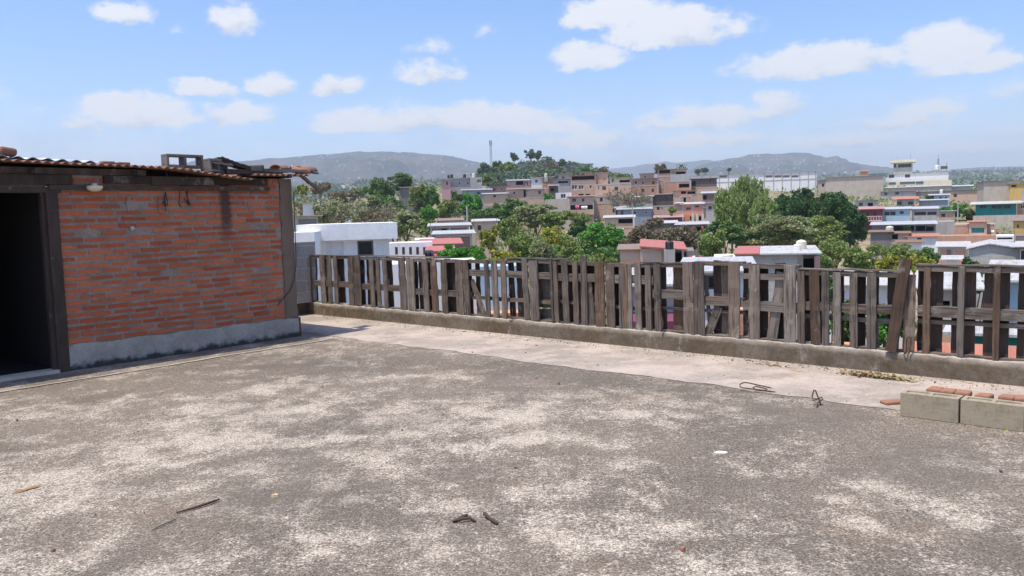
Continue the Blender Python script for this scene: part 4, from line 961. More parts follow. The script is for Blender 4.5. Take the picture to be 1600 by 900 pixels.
# leaf pile and dry stem
def leafpile(name, px, py, rx, ry, n, lab, s=.02, mat='dry', cat='leaf pile'):
    c = gp(px, py); rr = np.random.default_rng(px); 
    P_ = np.stack([rr.normal(0, rx/2, n), rr.normal(0, ry/2, n), rr.uniform(.006, .04, n)], 1)
    P_ = P_[:, :1]*np.array([[nF.x, nF.y, 0]])+P_[:, 1:2]*np.array([[mF.x, mF.y, 0]])+P_[:, 2:]*np.array([[0, 0, 1]])
    V = quads(P_, s, rr, .6); o = npmesh(name, V, np.arange(len(V)).reshape(-1, 4), LEAF[mat]); o.location = c; tag(o, lab, cat, kind='stuff')
def quads(P, s, rng, flat=0., elong=1.6):
    n = len(P); a = rng.normal(size=(n, 3)); 
    if flat: a[:, 2] *= (1-flat)
    a /= np.linalg.norm(a, axis=1)[:, None]; b = rng.normal(size=(n, 3)); 
    if flat: b[:, 2] *= (1-flat)
    b -= a*(a*b).sum(1)[:, None]; b /= np.linalg.norm(b, axis=1)[:, None]
    ss = s*rng.uniform(.6, 1.3, n)[:, None]; a = a*ss*elong/2; b = b*ss/2
    return np.stack([P-a, P+b, P+a, P-b], 1).reshape(-1, 3)
leafpile('leaf_pile', 1363, 590, .34, .07, 190, 'pile of dry straw coloured leaves swept against the kerb', .034)
leafpile('leaf_pile', 1205, 572, .3, .06, 26, 'thin scatter of dry leaves below the kerb, left of the big pile', .03)
leafpile('leaf_pile', 1075, 549, .4, .05, 40, 'line of crumbled leaves around the dry stem', .025)
wire('dry_plant', [gp(1056, 549), gp(1058, 549)+Vector((0, 0, .06)), gp(1062, 549)+Vector((0.01, 0, .10)), gp(1066, 549)+Vector((.02, 0, .14))], .004, 'straw', 'bent dry plant stem standing against the kerb', 'plant stem')

# ------------------------------------------------------------------ houses
def house(name, px0, px1, yt, yb, d, depth, wall, label, roof=None, wins=(), yaw=0., cat='house', rise=0., oh=.35, extra=None, roof_front=0.):
    cx = (px0+px1)/2; cy = (yt+yb)/2; c = at(cx, cy, d); azm = math.atan2(c.x, c.y)+yaw
    n = Vector((-math.sin(azm), -math.cos(azm), 0)); ux = Vector((math.cos(azm), -math.sin(azm), 0))
    rise = min(rise*.3, .12) if d < 70 else min(rise*.5, 3.2*d/FOC)
    def loc(px, py): p = onpl(px, py, c, n)-c; return p.dot(ux), p.z+c.z
    xa = loc(px0, cy)[0]; xb = loc(px1, cy)[0]; zt = loc(cx, yt)[1]; zbv = loc(cx, yb)[1]
    g_ = min(tz(c.x+ux.x*t-n.x*s, c.y+ux.y*t-n.y*s) for t in (xa, xb) for s in (0, depth)); zb = min(zbv, g_)-1.0
    r = empty(name, (c.x, c.y, zb), -azm); tag(r, label, cat)
    H_ = zt-zb
    W = []
    for wd in wins:
        q0 = loc(wd[0], wd[1]); q1 = loc(wd[2], wd[3]); q2 = loc(cx, (wd[1]+wd[3])/2)
        hh = (loc(cx, wd[1])[1]-loc(cx, wd[3])[1]); zc = (q0[1]+q1[1])/2
        z0, z1 = zc-hh/2-zb, min(zc+hh/2-zb, H_-.08)
        a, b = max(q0[0], xa+.1), min(q1[0], xb-.1)
        if b-a > .08 and z1-z0 > .08: W.append((a, b, z0, z1, wd[4] if len(wd) > 4 else 'g'))
    # front face with real openings
    mb = MB(); X_ = sorted({xa, xb, *[v for q in W for v in q[:2]]}); Z_ = sorted({0, H_, *[v for q in W for v in q[2:4]]})
    for i in range(len(X_)-1):
        for j in range(len(Z_)-1):
            xm, zm = (X_[i]+X_[i+1])/2, (Z_[j]+Z_[j+1])/2
            if any(q[0] < xm < q[1] and q[2] < zm < q[3] for q in W): continue
            mb.poly([(X_[i], 0, Z_[j]), (X_[i+1], 0, Z_[j]), (X_[i+1], 0, Z_[j+1]), (X_[i], 0, Z_[j+1])])
    H2 = H_+rise
    mb.poly([(xb, 0, 0), (xb, depth, 0), (xb, depth, H2), (xb, 0, H_)]); mb.poly([(xa, 0, 0), (xa, 0, H_), (xa, depth, H2), (xa, depth, 0)])
    mb.poly([(xa, depth, 0), (xa, depth, H2), (xb, depth, H2), (xb, depth, 0)]); mb.poly([(xa, 0, H_), (xb, 0, H_), (xb, depth, H2), (xa, depth, H2)])
    sc_ = d/150
    for (a, b, z0, z1, k) in W:
        rd = {'o': 1.6}.get(k, .18)*min(1, max(.4, sc_))
        for P4 in ([(a,0,z0),(b,0,z0),(b,rd,z0),(a,rd,z0)], [(a,0,z1),(a,rd,z1),(b,rd,z1),(b,0,z1)], [(a,0,z0),(a,rd,z0),(a,rd,z1),(a,0,z1)], [(b,0,z0),(b,0,z1),(b,rd,z1),(b,rd,z0)]): mb.poly(P4)
        pm = {'g': 'glass', 'w': 'glass', 'o': 'hole', 's': 'shutter', 't': 'teal', 'p': 'white'}[k]  # an open recess ends in a dark panel, its shade painted in
        wn = MB().box(a, b, rd, rd+.03, z0, z1).build('window' if k != 'o' else 'opening', MAT[pm], r)
        if k in 'wg':
            t = .05*max(1, min(d/90, 2.2)); fm = MB(); y0_, y1_ = rd-.06, rd-.01
            fm.box(a, a+t, y0_, y1_, z0, z1); fm.box(b-t, b, y0_, y1_, z0, z1); fm.box(a+t, b-t, y0_, y1_, z1-t, z1); fm.box(a+t, b-t, y0_, y1_, z0, z0+t)
            if b-a > .8: fm.box((a+b)/2-t/2, (a+b)/2+t/2, y0_, y1_, z0+t, z1-t)
            if b-a > 2.4: 
                for q in (.25, .75): fm.box(a+(b-a)*q-t/2, a+(b-a)*q+t/2, y0_, y1_, z0+t, z1-t)
            fm.build('frame', MAT['frame_w' if k == 'w' else 'frame_d'], wn)
    mb.build('wall', MAT[wall], r)
    if d > 60 and wall.startswith('brick') and xb-xa > 1.5 and cat == 'house':
        fb = MB(); cw = .22; xs_ = [xa, xb-cw]; nb = int((xb-xa)/3.6)
        for i in range(1, nb+1):
            xm = xa+(xb-xa)*i/(nb+1)
            if not any(q[0]-.1 < xm+cw/2 < q[1]+.1 for q in W): xs_.append(xm-cw/2)
        for x in xs_: fb.box(x, x+cw, -.05, -.002, 0, H_-.02)
        hrr = random.Random(int(px0)); zf = H_-.24; edges = sorted(xs_)
        while zf > 1.0 and zf > H_-12:
            if not any(q[2] < zf+.2 and q[3] > zf for q in W):
                for i in range(len(edges)-1): fb.box(edges[i]+cw, edges[i+1], -.045, -.002, zf, zf+.2)
            zf -= hrr.uniform(1.2, 2.6)
        fb.build('concrete_frame', MAT['framec'], r)
        for x in xs_[:2]:
            if not roof or hrr.random() < .4: MB().tube([(x+.08, .1, H_), (x+.06, .1, H_+hrr.uniform(.4, 1.0))], .03, 4).build('rebar_stub', MAT['frame_d'], r)
    if roof:
        t = .07 if d > 60 else .05; sl_ = rise/depth; y0_, y1_ = -oh-roof_front, depth+oh
        z = lambda y: H_+sl_*y+.012
        rm = MB(); rm.prism([(y0_, z(y0_)), (y1_, z(y1_)), (y1_, z(y1_)+t), (y0_, z(y0_)+t)], xa-oh, xb+oh); rm.build('roof', MAT[roof], r)
    if extra: extra(r, loc, xa, xb, H_, zb, depth)
    return r
def balcony(x0p, y0p, x1p, y1p, mat='frame_w', out=.9, solid=False):
    def f(r, loc, xa, xb, H_, zb, depth):
        a, z1 = loc(x0p, y0p); b, z0 = loc(x1p, y1p); z0 -= zb; z1 -= zb; mb = MB()
        mb.box(a, b, -out, -.01, z0-.15, z0)
        if solid: mb.box(a, b, -out, -out+.1, z0, z1)
        else:
            mb.box(a, b, -out, -out+.06, z1-.1, z1); n = max(4, int((b-a)/.45))
            for i in range(n+1): x = a+(b-a-.07)*i/n; mb.box(x, x+.07, -out, -out+.06, z0, z1-.1)
        mb.build('balcony', MAT[mat], r)
    return f
def posts(xs, y0p, y1p, mat='frame_w', out=1.6, w_=.16):
    def f(r, loc, xa, xb, H_, zb, depth):
        for xp in xs:
            a, z1 = loc(xp, y0p); _, z0 = loc(xp, y1p); MB().box(a-w_/2, a+w_/2, -out, -out+w_, z0-zb-1.5, z1-zb).build('post', MAT[mat], r)
    return f
HH = house
# --- left: the near white house
HH('white_house', 484, 609, 352, 470, 24, 6, 'white_near', 'near white flat roofed house behind the left end of the fence', None, [(558,376,584,400,'g'),(509,378,537,399,'p')], 0.03,
   extra=lambda r, loc, xa, xb, H_, zb, dp: (MB().box(xa-.3, xb+.25, -.35, .0, H_-.42, H_-.02).build('fascia', MAT['white_near'], r), MB().box(xa-.3, xb+.25, -.35, dp, H_-.019, H_+.05).build('roof_slab', MAT['white_near'], r)))
HH('white_annex', 452, 491, 363, 378.5, 21.5, 2, 'white_near', 'white annex roof edge jutting out beside the block wall', None, [], 0.1)
HH('hut', 452, 497, 338, 352, 60, 6, 'conc', 'small grey hut with white corner trim above the white house', 'zinc_w', [(466,342,495,351,'s')])
HH('white_wall_house', 540, 618, 326, 338, 150, 3, 'white', 'long low white wall behind the dry trees', None, [(556,329,559,337,'s'),(576,329,579,337,'s')], cat='building')
HH('white_shelter', 473, 490, 318, 330, 120, 4, 'white', 'small white building among trees at far left', 'zinc_w')
HH('balustrade_wall', 608, 676, 379, 402, 40, 2, 'white', 'bright white balustrade wall right of the white house', None, [(617,386,622,398,'g'),(628,386,633,398,'g'),(639,386,644,398,'g'),(650,386,655,398,'g'),(661,386,666,398,'g')], cat='wall')
HH('white_house', 648, 680, 374, 390, 48, 4, 'white', 'small white box house left of the orange walled one', None)
HH('orange_house', 668, 709, 382, 402, 42, 5, 'orange', 'small orange walled house with faded red roof', 'redroof', [(676,387,684,400,'o')], rise=.5, oh=.5)
HH('orange_porch', 676, 700, 393, 400, 37, 3, 'orange', 'low red porch roof in front of the orange house', 'redroof', rise=.3, cat='porch')
HH('zinc_shed', 680, 738, 366, 378, 75, 6, 'brick_d', 'grey sheet roofed shed above the orange house', 'zinc', rise=.8)
HH('zinc_shed', 672, 733, 353, 366, 95, 6, 'brick_d', 'long dark shed with a thin pale roof edge', 'zinc', [(690,357,698,364,'o')], rise=.5)
HH('long_house', 683, 722, 345, 356, 115, 6, 'brick_a', 'low house with layered zinc roofs below dark green trees', 'brownroof', rise=.6)
HH('brick_house', 740, 778, 346, 365, 115, 7, 'brick_c', 'pink brick house with white roof beside the utility pole', 'zinc_w', [(746,352,752,360,'g')], rise=.6)
HH('grey_house', 690, 735, 279, 300, 205, 8, 'conc', 'grey two storey house with an outside stair on the left', 'zinc', [(716,284,720,289,'w'),(729,284,733,289,'w'),(701,298,706,303,'o')], rise=.5)
HH('grey_house', 735, 753, 277, 295, 203, 7, 'conc', 'narrow grey house with one square window beside the stair house', None, [(745,280,752,286,'w')])
HH('pink_house', 690, 704, 282, 298, 200, 4, 'pink', 'small pink walled wing at the head of the outside stair', 'zinc', [(697,284,700,289,'g')])
HH('zinc_house', 722, 768, 297, 309, 190, 8, 'bluegrey', 'low blue grey house with a long zinc roof', 'zinc_b', [(716,299,718,303,'g'),(745,300,750,304,'g')], rise=.9)
HH('tan_house', 755, 794, 303, 325, 180, 8, 'brick_c', 'blank tan wall house with zinc roof above green bushes', 'zinc', [(771,305,775,308,'o')], rise=.8)
HH('tan_house', 793, 823, 296, 318, 185, 8, 'brick_c', 'tan house with one window and brown roof', 'brownroof', [(801,299,806,304,'w'),(818,297,822,308,'o')], rise=1)
HH('tan_house', 823, 851, 296, 318, 183, 8, 'brick_c', 'tan gabled house with a small dark window at its right', 'brownroof', [(841,298,845,303,'g')], rise=1)
HH('pink_house', 792, 829, 282, 292, 225, 8, 'pink', 'pink and blue low house under a wide zinc roof', 'zinc_b', [(806,283,818,289,'o'),(819,284,825,289,'g')], rise=1.2)
HH('white_house', 830, 847, 278, 293, 222, 8, 'white', 'narrow white house front with one window next to brick', 'zinc', [(836,281,840,285,'g')], rise=.8)
HH('brick_house', 847, 865, 277, 294, 221, 8, 'brick_b', 'narrow brick house with a yellow roof tank', 'zinc', [(852,280,857,285,'g')], rise=.8)
HH('shack', 864, 893, 280, 298, 215, 8, 'conc', 'low white walled shack with dark roof edge and debris', 'rust', [(872,283,888,286,'o')], rise=.8)
HH('shack', 858, 872, 290, 300, 205, 3, 'darkwood', 'small shack under a bulging white sheet', 'zinc_w', [(860,294,866,299,'o')], rise=.4)
HH('white_house', 868, 893, 301, 316, 190, 6, 'white', 'small white house with a barred window left of the brick flats', None, [(876,303,884,310,'w')])
HH('parapet_wall', 852, 890, 311, 318, 178, 3, 'conc_w', 'long pale parapet below the small white house', None, cat='wall')
HH('brick_flats', 892, 931, 274, 307, 200, 9, 'brick_a', 'tall brick flats with an open roof terrace and arched windows', 'brownroof', [(893,275,929,281,'o'),(893,289,902,296,'w'),(904,289,912,296,'w'),(921,289,925,295,'w'),(904,303,912,306,'o'),(915,303,922,306,'o')], rise=.2)
HH('brick_flats', 930, 950, 270, 288, 206, 6, 'brick_a', 'brick roof room on top of the tall flats', 'brick_a', [(933,277,935,282,'w'),(943,277,946,282,'w')])
HH('brick_flats', 931, 986, 287, 308, 198, 9, 'brick_a', 'middle brick block of the flats with three windows in a row', None, [(934,291,937,297,'w'),(941,291,947,297,'g'),(960,292,966,298,'g')])
HH('brick_flats', 928, 963, 306, 340, 192, 8, 'brick_c', 'lower brick block with a green awning on its right', None, [(937,309,942,315,'g'),(949,309,954,313,'w'),(957,326,960,332,'g')],
   extra=lambda r, loc, xa, xb, H_, zb, dp: MB().box(loc(956,310)[0], loc(965,310)[0], -.5, -.05, loc(960,318)[1]-zb, loc(960,306)[1]-zb).build('awning', MAT['teal'], r))
HH('brick_house', 888, 928, 307, 345, 184, 8, 'brick_c', 'brick house with a deep laundry balcony in front of the flats', 'pinkroof', [(894,310,900,315,'g'),(909,310,913,315,'g'),(891,320,927,329,'o'),(910,337,923,343,'o')], rise=.6, extra=balcony(890,328,928,334,'brick_c',.5,True))
HH('yellow_house', 953, 986, 278, 287, 230, 8, 'cream', 'small cream house with dark lean-to roof right of the flats', 'brownroof', [(956,280,959,284,'g'),(968,281,984,285,'o')], rise=.8)
HH('brick_house', 985, 1028, 279, 308, 205, 9, 'brick_b', 'two storey house, red brick above and cream below, behind the bare tree', 'brownroof', [(991,282,996,288,'w'),(1002,283,1007,288,'w'),(1019,283,1023,288,'g'),(1002,295,1007,301,'g'),(1018,295,1022,300,'g')], rise=.5)
HH('brick_house', 1028, 1049, 265, 284, 235, 8, 'brick_b', 'brick house with a dark veranda strip under its roof', 'brownroof', [(1030,265.5,1047,271,'o')], rise=.4)
HH('brick_house', 1048, 1073, 264, 280, 236, 8, 'brick_c', 'brick roof room right of the dark veranda', 'brick_a', [(1056,268,1071,272,'o')])
HH('sheet_wall', 1048, 1081, 272, 282, 228, 5, 'zinc_w', 'pale bluish sheet metal wall left of the warehouse', None, cat='wall')
HH('brick_house', 1029, 1040, 281, 306, 212, 8, 'brick_a', 'tall narrow brick side wing between two brick houses', None)
HH('brick_house', 1038, 1079, 283, 300, 208, 9, 'brick_b', 'brick house with a wide dark balcony opening at its right', None, [(1061,287,1077,293,'o')])
HH('boarded_house', 1019, 1052, 304, 322, 190, 8, 'darkwood', 'dark timber boarded house with one tiny window', 'brownroof', [(1039,308,1043,312,'g')], rise=.6)
HH('brick_house', 1052, 1088, 298, 322, 188, 9, 'brick_c', 'brick house with a rooftop veranda right of the boarded house', 'brownroof', [(1064,298.5,1072,303,'o'),(1074,299,1087,303,'o')], rise=.3)
HH('teal_house', 994, 1005, 308, 322, 187, 6, 'teal', 'narrow teal fronted house under a zinc roof', 'zinc_w', [(996,311,1003,319,'o')], rise=.6)
HH('shop_front', 1005, 1020, 307, 322, 186, 6, 'conc', 'grey shutter fronted house beside the teal one', 'zinc_w', [(1008,309,1012,318,'s'),(1013,309,1017,318,'s')], rise=.6)
HH('brick_house', 967, 985, 309, 322, 190, 7, 'brick_a', 'small brick house with a wide grilled window left of the bare tree', 'brownroof', [(972,312,983,319,'g')], rise=.4)
HH('blue_house', 965, 1018, 327, 342, 172, 8, 'bluegrey', 'blue grey timber house with a low gabled zinc roof', 'zinc', [(970,329,974,336,'g'),(990,330,995,335,'w'),(1007,330,1012,334,'w')], rise=1.0)
HH('shack', 962, 984, 325, 335, 178, 5, 'darkwood', 'dark open shack under a grey sheet roof', 'zinc', [(964,327,970,334,'o')], rise=.7)
HH('brick_house', 1018, 1056, 321, 338, 178, 8, 'brick_c', 'plain pinkish brick house with two small windows and dry tree in front', None, [(1026,323,1031,328,'g'),(1033,323,1036,328,'w')])
HH('brick_house', 1056, 1066, 318, 345, 172, 8, 'brick_c', 'brick gable end left of the white roofed house', 'zinc_w', rise=.6)
HH('brick_house', 1065, 1099, 319, 335, 170, 8, 'brick_b', 'brick house under a bright white sheet roof', 'zinc_w', [(1072,324,1079,328,'g'),(1086,321,1092,324,'g')], rise=1.0)
HH('orange_house', 1065, 1099, 335, 347, 168, 7, 'orange', 'orange ground floor with white columns below the white roof', None, [(1078,338,1082,344,'o'),(1090,338,1096,344,'o')], extra=posts([1066,1082.5,1089.5,1098],334,345,'frame_w',.5,.5))
HH('plum_house', 1023, 1066, 340, 347, 160, 8, 'purple', 'plum walled house with a pink red roof', 'pinkroof', [(1033,342,1045,346,'s')], rise=1.0)
HH('brick_house', 945, 991, 340, 362, 155, 8, 'brick_c', 'brick house under a white roof with a long shaded veranda', 'zinc_w', [(966,342,989,349,'o')], rise=1.1, extra=posts([990],339,349,'frame_w',.4,.3))
HH('shed', 1022, 1057, 349, 362, 145, 7, 'conc_d', 'dark shed with a long pale sheet roof above the brown trees', 'zinc_w', rise=.8, cat='shed')
HH('shack', 1057, 1106, 351, 366, 140, 8, 'conc_d', 'shack under a wide grey sheet roof with red cloth hanging', 'zinc', [(1062,354,1075,364,'o'),(1088,354,1102,361,'o')], rise=1.2)
HH('brick_ruin', 948, 975, 358, 374, 130, 6, 'brick_c', 'rough brick retaining wall under the white veranda house', None, cat='wall')
HH('dark_house', 1080, 1120, 279, 292, 215, 8, 'darkwood', 'dark brown boarded upper storey in front of the warehouse', 'brownroof', [(1108,280,1111,285,'g'),(1081,283,1087,291,'o')], rise=.2)
HH('grey_house', 1087, 1120, 292, 312, 214, 7, 'brick_c', 'pale block ground floor under the dark boarded storey', None)
HH('brick_house', 1097, 1117, 302, 318, 190, 6, 'brick_d', 'small dark brick shack with pale lean-to roof by the willow', 'zinc', [(1098,305,1104,312,'o')], rise=1.0)
HH('warehouse', 1081, 1276, 271.5, 300, 300, 30, 'white', 'long white warehouse with a pale metal roof on the skyline', 'zinc_w', [(1196,274,1207,277.5,'s'),(1210,274,1221,277.5,'s'),(1223,274,1234,277.5,'s'),(1237,274,1248,277.5,'s'),(1125,274,1136,277.5,'s')], rise=2.6, cat='warehouse', yaw=.02,
   extra=lambda r, loc, xa, xb, H_, zb, dp: [MB().box(loc(x, 280)[0]-.12, loc(x, 280)[0]+.12, -.15, -.02, 0, H_-.1).build('pilaster', MAT['conc'], r) for x in (1097,1110,1124,1138,1194,1208.5,1222,1236,1249.5,1263,1274)]+[MB().box(xa, xb, -.10, -.03, H_-2.75, H_-2.5).build('band', MAT['conc'], r)])
HH('red_roof_hall', 1278, 1312, 281, 300, 255, 22, 'conc_w', 'hall with a faded red roof right of the warehouse', 'redroof', [(1284,287,1288,292,'g')], rise=2.2, cat='hall')
HH('blank_wall_building', 1290, 1380, 275.5, 318, 235, 18, 'conc_w', 'large blank tan wall building with a dark soot stain', 'zinc', (), rise=.3, cat='building')
HH('office_building', 1380, 1482, 270.5, 284, 310, 18, 'white', 'long white building with green roof edge below the control tower', 'zinc_g', [(1389,273,1397,278,'g'),(1414,272.5,1422,277.5,'g'),(1383,274,1386,276,'g')], rise=.9, cat='building')
HH('office_building', 1380, 1487, 283, 300, 300, 8, 'cream', 'cream lower storey with wide grey windows under the white one', None, [(1389,284.5,1400,289.5,'s'),(1406,284,1430,288.5,'s'),(1431,283.5,1443,288.5,'s')], cat='building')
HH('roof_shed', 1358, 1384, 271, 283, 305, 10, 'zinc_g', 'green roofed end bay left of the white office building', 'zinc_g', [(1364,273,1368,276,'o')], rise=.8, cat='shed')
HH('yellow_hut', 1344, 1356, 267.5, 277, 290, 4, 'orange', 'small orange peaked hut behind the blank wall building', 'orange', rise=.5, cat='hut')
def tower(r, loc, xa, xb, H_, zb, dp):
    MB().box(xa-1, xb+1, -1, dp+1, H_+.02, H_+1.0).build('roof', MAT['cream'], r)
    MB().tube([(xb-.8, 1, H_+1.0), (xb-.8, 1, H_+3.2)], .08, 5).build('antenna', MAT['steel'], r); MB().tube([(xa+1.2, 1, H_+1.0), (xa+1.2, 1, H_+2.4)], .06, 5).build('antenna', MAT['steel'], r)
HH('control_tower', 1396, 1426, 254, 270, 317, 7, 'conc_w', 'small cream lookout tower with a dark window band on the white building', None, [(1396.5,256,1400.5,262,'g'),(1403,256,1424,261.5,'g')], cat='tower', extra=tower)
HH('zinc_hall', 1384, 1487, 292, 302, 270, 14, 'conc', 'low hall with a long pale zinc roof below the cream storey', 'zinc_w', rise=1.0, cat='hall')
HH('green_shed', 1486, 1520, 291, 300, 272, 10, 'zinc_g', 'green walled shed with pale roof right of the zinc hall', 'zinc_w', rise=1.0, cat='shed')
HH('grey_house', 1377, 1431, 299, 318, 225, 8, 'conc', 'grey house with small window strip below the zinc hall', 'rust', [(1399,300,1405,304,'g'),(1382,301,1386,305,'g')], rise=.4)
HH('grey_house', 1430, 1476, 299.5, 316, 226, 8, 'conc_w', 'blank warm grey house left of the long brick one', 'rust', rise=.3)
HH('tile_house', 1401, 1429, 311, 325, 195, 7, 'conc', 'house with a bright orange tile roof strip and two windows', 'tile', [(1402,315,1409,320,'g'),(1419,315,1427,320,'g')], rise=1.1, oh=1.0)
HH('brick_house', 1475, 1529, 297, 315, 222, 9, 'brick_c', 'long brick house with one window on the right hillside', 'brownroof', [(1490,303,1495,308,'g')], rise=.3)
HH('blue_house', 1452, 1483, 305, 318, 205, 6, 'blue', 'small pale blue house with two white framed windows', 'zinc', [(1467,306.5,1472,313,'w'),(1476,306.5,1480,313,'w'),(1452,306,1459,313,'o')], rise=.6)
HH('blue_wall', 1436, 1481, 313, 332, 195, 6, 'bluegrey', 'plain blue grey gable wall above the blue house row', 'zinc', rise=.5)
HH('grey_block', 1537, 1592, 283, 315, 200, 14, 'conc_w', 'big blank grey block of a building with one black window at right', 'rust', [(1580,299,1585,303,'o')], rise=.1, cat='building', yaw=-.12)
HH('yellow_house', 1578, 1625, 286, 298, 196, 5, 'yellow', 'yellow upper storey at the right edge beside the grey block', 'zinc', [(1580,289,1588,292,'o')])
HH('grey_house', 1591, 1640, 296, 318, 195, 8, 'conc', 'plain grey house below the yellow storey at the right edge', None)
HH('teal_house', 1524, 1588, 318.5, 345, 165, 9, 'teal', 'bright teal house with wide dark windows and a white roof', 'zinc_w', [(1531,320.5,1541,325.5,'g'),(1549,320,1566,326,'g'),(1568,320,1579,326,'g'),(1527,336,1536,342,'g')], rise=1.2, oh=1.0, roof_front=.4)
HH('brick_house', 1589, 1630, 316, 338, 163, 8, 'brick_b', 'red brick house right of the teal one', 'zinc', [(1594,320,1602,326,'w')], rise=.4)
HH('maroon_house', 1341, 1379, 327, 347, 160, 8, 'maroon', 'maroon house with white balcony rail at the left of the row', 'pinkroof', [(1353,331,1358,338,'g'),(1364,331,1370,338,'g')], rise=.9, extra=balcony(1344,338,1378,344))
HH('light_blue_house', 1379, 1422, 327, 346, 160, 8, 'blue', 'light blue house between the maroon and the grey ones', 'zinc', [(1381,330,1400,337,'w'),(1406,330,1412,334,'g')], rise=.9)
HH('grey_house', 1425, 1465, 326.5, 347, 160, 8, 'conc', 'grey house with two long dark windows right of the light blue one', 'zinc', [(1429,331,1447,336.5,'g'),(1449,331,1463,336,'g')], rise=.8)
HH('retaining_wall', 1520, 1640, 336, 356, 150, 1, 'conc_w', 'long pale retaining wall below the teal house', None, cat='wall', yaw=.12)
HH('open_shed', 1362, 1462, 351, 370, 138, 9, 'conc_d', 'open sided shed with a long grey sheet roof and clutter', 'zinc', [(1396,353,1412,361,'o'),(1414,353,1428,361,'o'),(1431,353,1446,361,'o'),(1447,354,1459,361,'o')], rise=1.0, cat='shed')
HH('grey_wall_house', 1443, 1492, 346, 378, 145, 6, 'conc', 'tall blank grey wall right of the open shed', None, cat='wall')
HH('tarp_house', 1360, 1393, 363, 385, 125, 7, 'conc_d', 'low house with a dark tarpaulin wall left of the black doorway', 'rust', rise=.2)
HH('brick_house', 1391, 1420, 365, 386, 124, 7, 'brick_c', 'pink house with a big black opening at its left', 'rust', [(1393,366,1403,374,'o')], rise=.2)
HH('white_house', 1418, 1465, 370, 392, 122, 7, 'white', 'white house with an orange roof edge and one window', 'tile', [(1433,371.5,1440,378,'g')], rise=.4)
HH('white_step_house', 1402, 1440, 379, 392, 115, 4, 'white', 'low white extension in front of the orange edged house', 'rust', rise=.3, cat='annex')
HH('brick_wall', 1466, 1556, 368, 388, 128, 5, 'brick_b', 'long stained brick wall across the right hillside', None, cat='wall')
HH('brick_house', 1490, 1556, 350, 372, 133, 6, 'brick_a', 'stepped brick house above the long brick wall', None)
HH('brick_house', 1514, 1542, 347, 366, 130, 4, 'brick_c', 'brick roof room with teal window frames', 'clay' if False else 'tile', [(1518,356,1538,364,'t')], rise=.2)
HH('white_balcony_house', 1556, 1584, 368, 386, 120, 5, 'white', 'white fronted house with a double balcony slab', None, [(1558,371,1582,374,'o'),(1558,378,1582,384,'g')])
HH('tan_house', 1583, 1640, 345, 368, 128, 6, 'yellow', 'ochre house with brown roof at the right edge', 'brownroof', [(1589,351,1592,356,'g')], rise=.6)
HH('grey_house', 1584, 1640, 366, 388, 122, 5, 'brick_d', 'dark brick and grey house below the ochre one', None)
HH('brick_shed', 1466, 1512, 386, 425, 85, 7, 'brick_b', 'brick shed with a pale lean-to roof and a boarded door', 'zinc_w', [(1479,390,1486,402,'s')], rise=1.2)
HH('white_canopy', 1478, 1498, 406, 430, 60, 3, 'white', 'small white canopy roof above the pallet tops', 'zinc_w', rise=.3, cat='canopy')
def gable(r, xa, xb, H_, dp, h, wall, roof):
    xm = xa+(xb-xa)*.42; m_ = MB(); m_.v += [(xa, 0, H_), (xb, 0, H_), (xm, 0, H_+h), (xa, dp, H_), (xb, dp, H_), (xm, dp, H_+h)]; m_.f += [(0, 1, 2), (4, 3, 5), (0, 3, 4, 1), (1, 4, 5, 2), (2, 5, 3, 0)]; m_.build('gable', MAT[wall], r)
    k = MB(); o_ = .2
    for (a, b) in ((xa-o_, xm), (xb+o_, xm)):
        za = H_-.0; k.v; s = len(k.v)
        k.v += [(a, -o_, za+.02), (b, -o_, H_+h+.02), (b, dp+o_, H_+h+.02), (a, dp+o_, za+.02), (a, -o_, za+.1), (b, -o_, H_+h+.1), (b, dp+o_, H_+h+.1), (a, dp+o_, za+.1)]
        k.f += [(s,s+1,s+2,s+3),(s+4,s+7,s+6,s+5),(s,s+4,s+5,s+1),(s+2,s+6,s+7,s+3),(s+1,s+5,s+6,s+2),(s,s+3,s+7,s+4)]
    k.build('roof', MAT[roof], r)
HH('block_house', 1513, 1592, 390, 450, 62, 8, 'block_l', 'large grey block house with a low gable at right', None, [],
   extra=lambda r, loc, xa, xb, H_, zb, dp: gable(r, xa, xb, H_, dp, loc(1545, 382)[1]-zb-H_, 'block_l', 'zinc_w'))
HH('block_house', 1590, 1680, 386, 450, 58, 6, 'conc_d', 'dark walled house with white framed window at the right edge', 'zinc_w', [(1594,390,1604,412,'w')], rise=.8)
# --- nearer houses just over the fence
HH('brick_house', 969, 1002, 391, 440, 42, 5, 'brick_c', 'pale brick wall house left of the red roofed one', 'brownroof', rise=.25, oh=.15)
def skewroof(pts, zb):
    def f(r, loc, xa, xb, H_, zb_, dp):
        (a, za), (b, zb2) = loc(*pts[0]), loc(*pts[1]); za -= zb_; zb2 -= zb_; rise = pts[2]
        k = MB(); k.v += [(a, -.25, za), (b, -.25, zb2), (b, dp, zb2+rise), (a, dp, za+rise)]; k.v += [(x, y, z+.06) for x, y, z in k.v[:4]]
        k.f += [(0,3,2,1),(4,5,6,7),(0,1,5,4),(1,2,6,5),(2,3,7,6),(3,0,4,7)]; k.build('roof', MAT['redroof'], r)
    return f
HH('brick_house', 1001, 1034, 388, 440, 41, 5, 'brick_c', 'brick house with a faded red metal roof over the fence', None, extra=skewroof(((999,386),(1074,391),.2), 0))
HH('porch_house', 1034, 1085, 392, 440, 44, 4, 'conc_d', 'dark open porch with grey posts under the red roof', None, [(1038,394,1044,412,'o'),(1050,394,1072,412,'o')], extra=posts([1036,1047.5,1067],389,412,'frame_w',.3,.12))
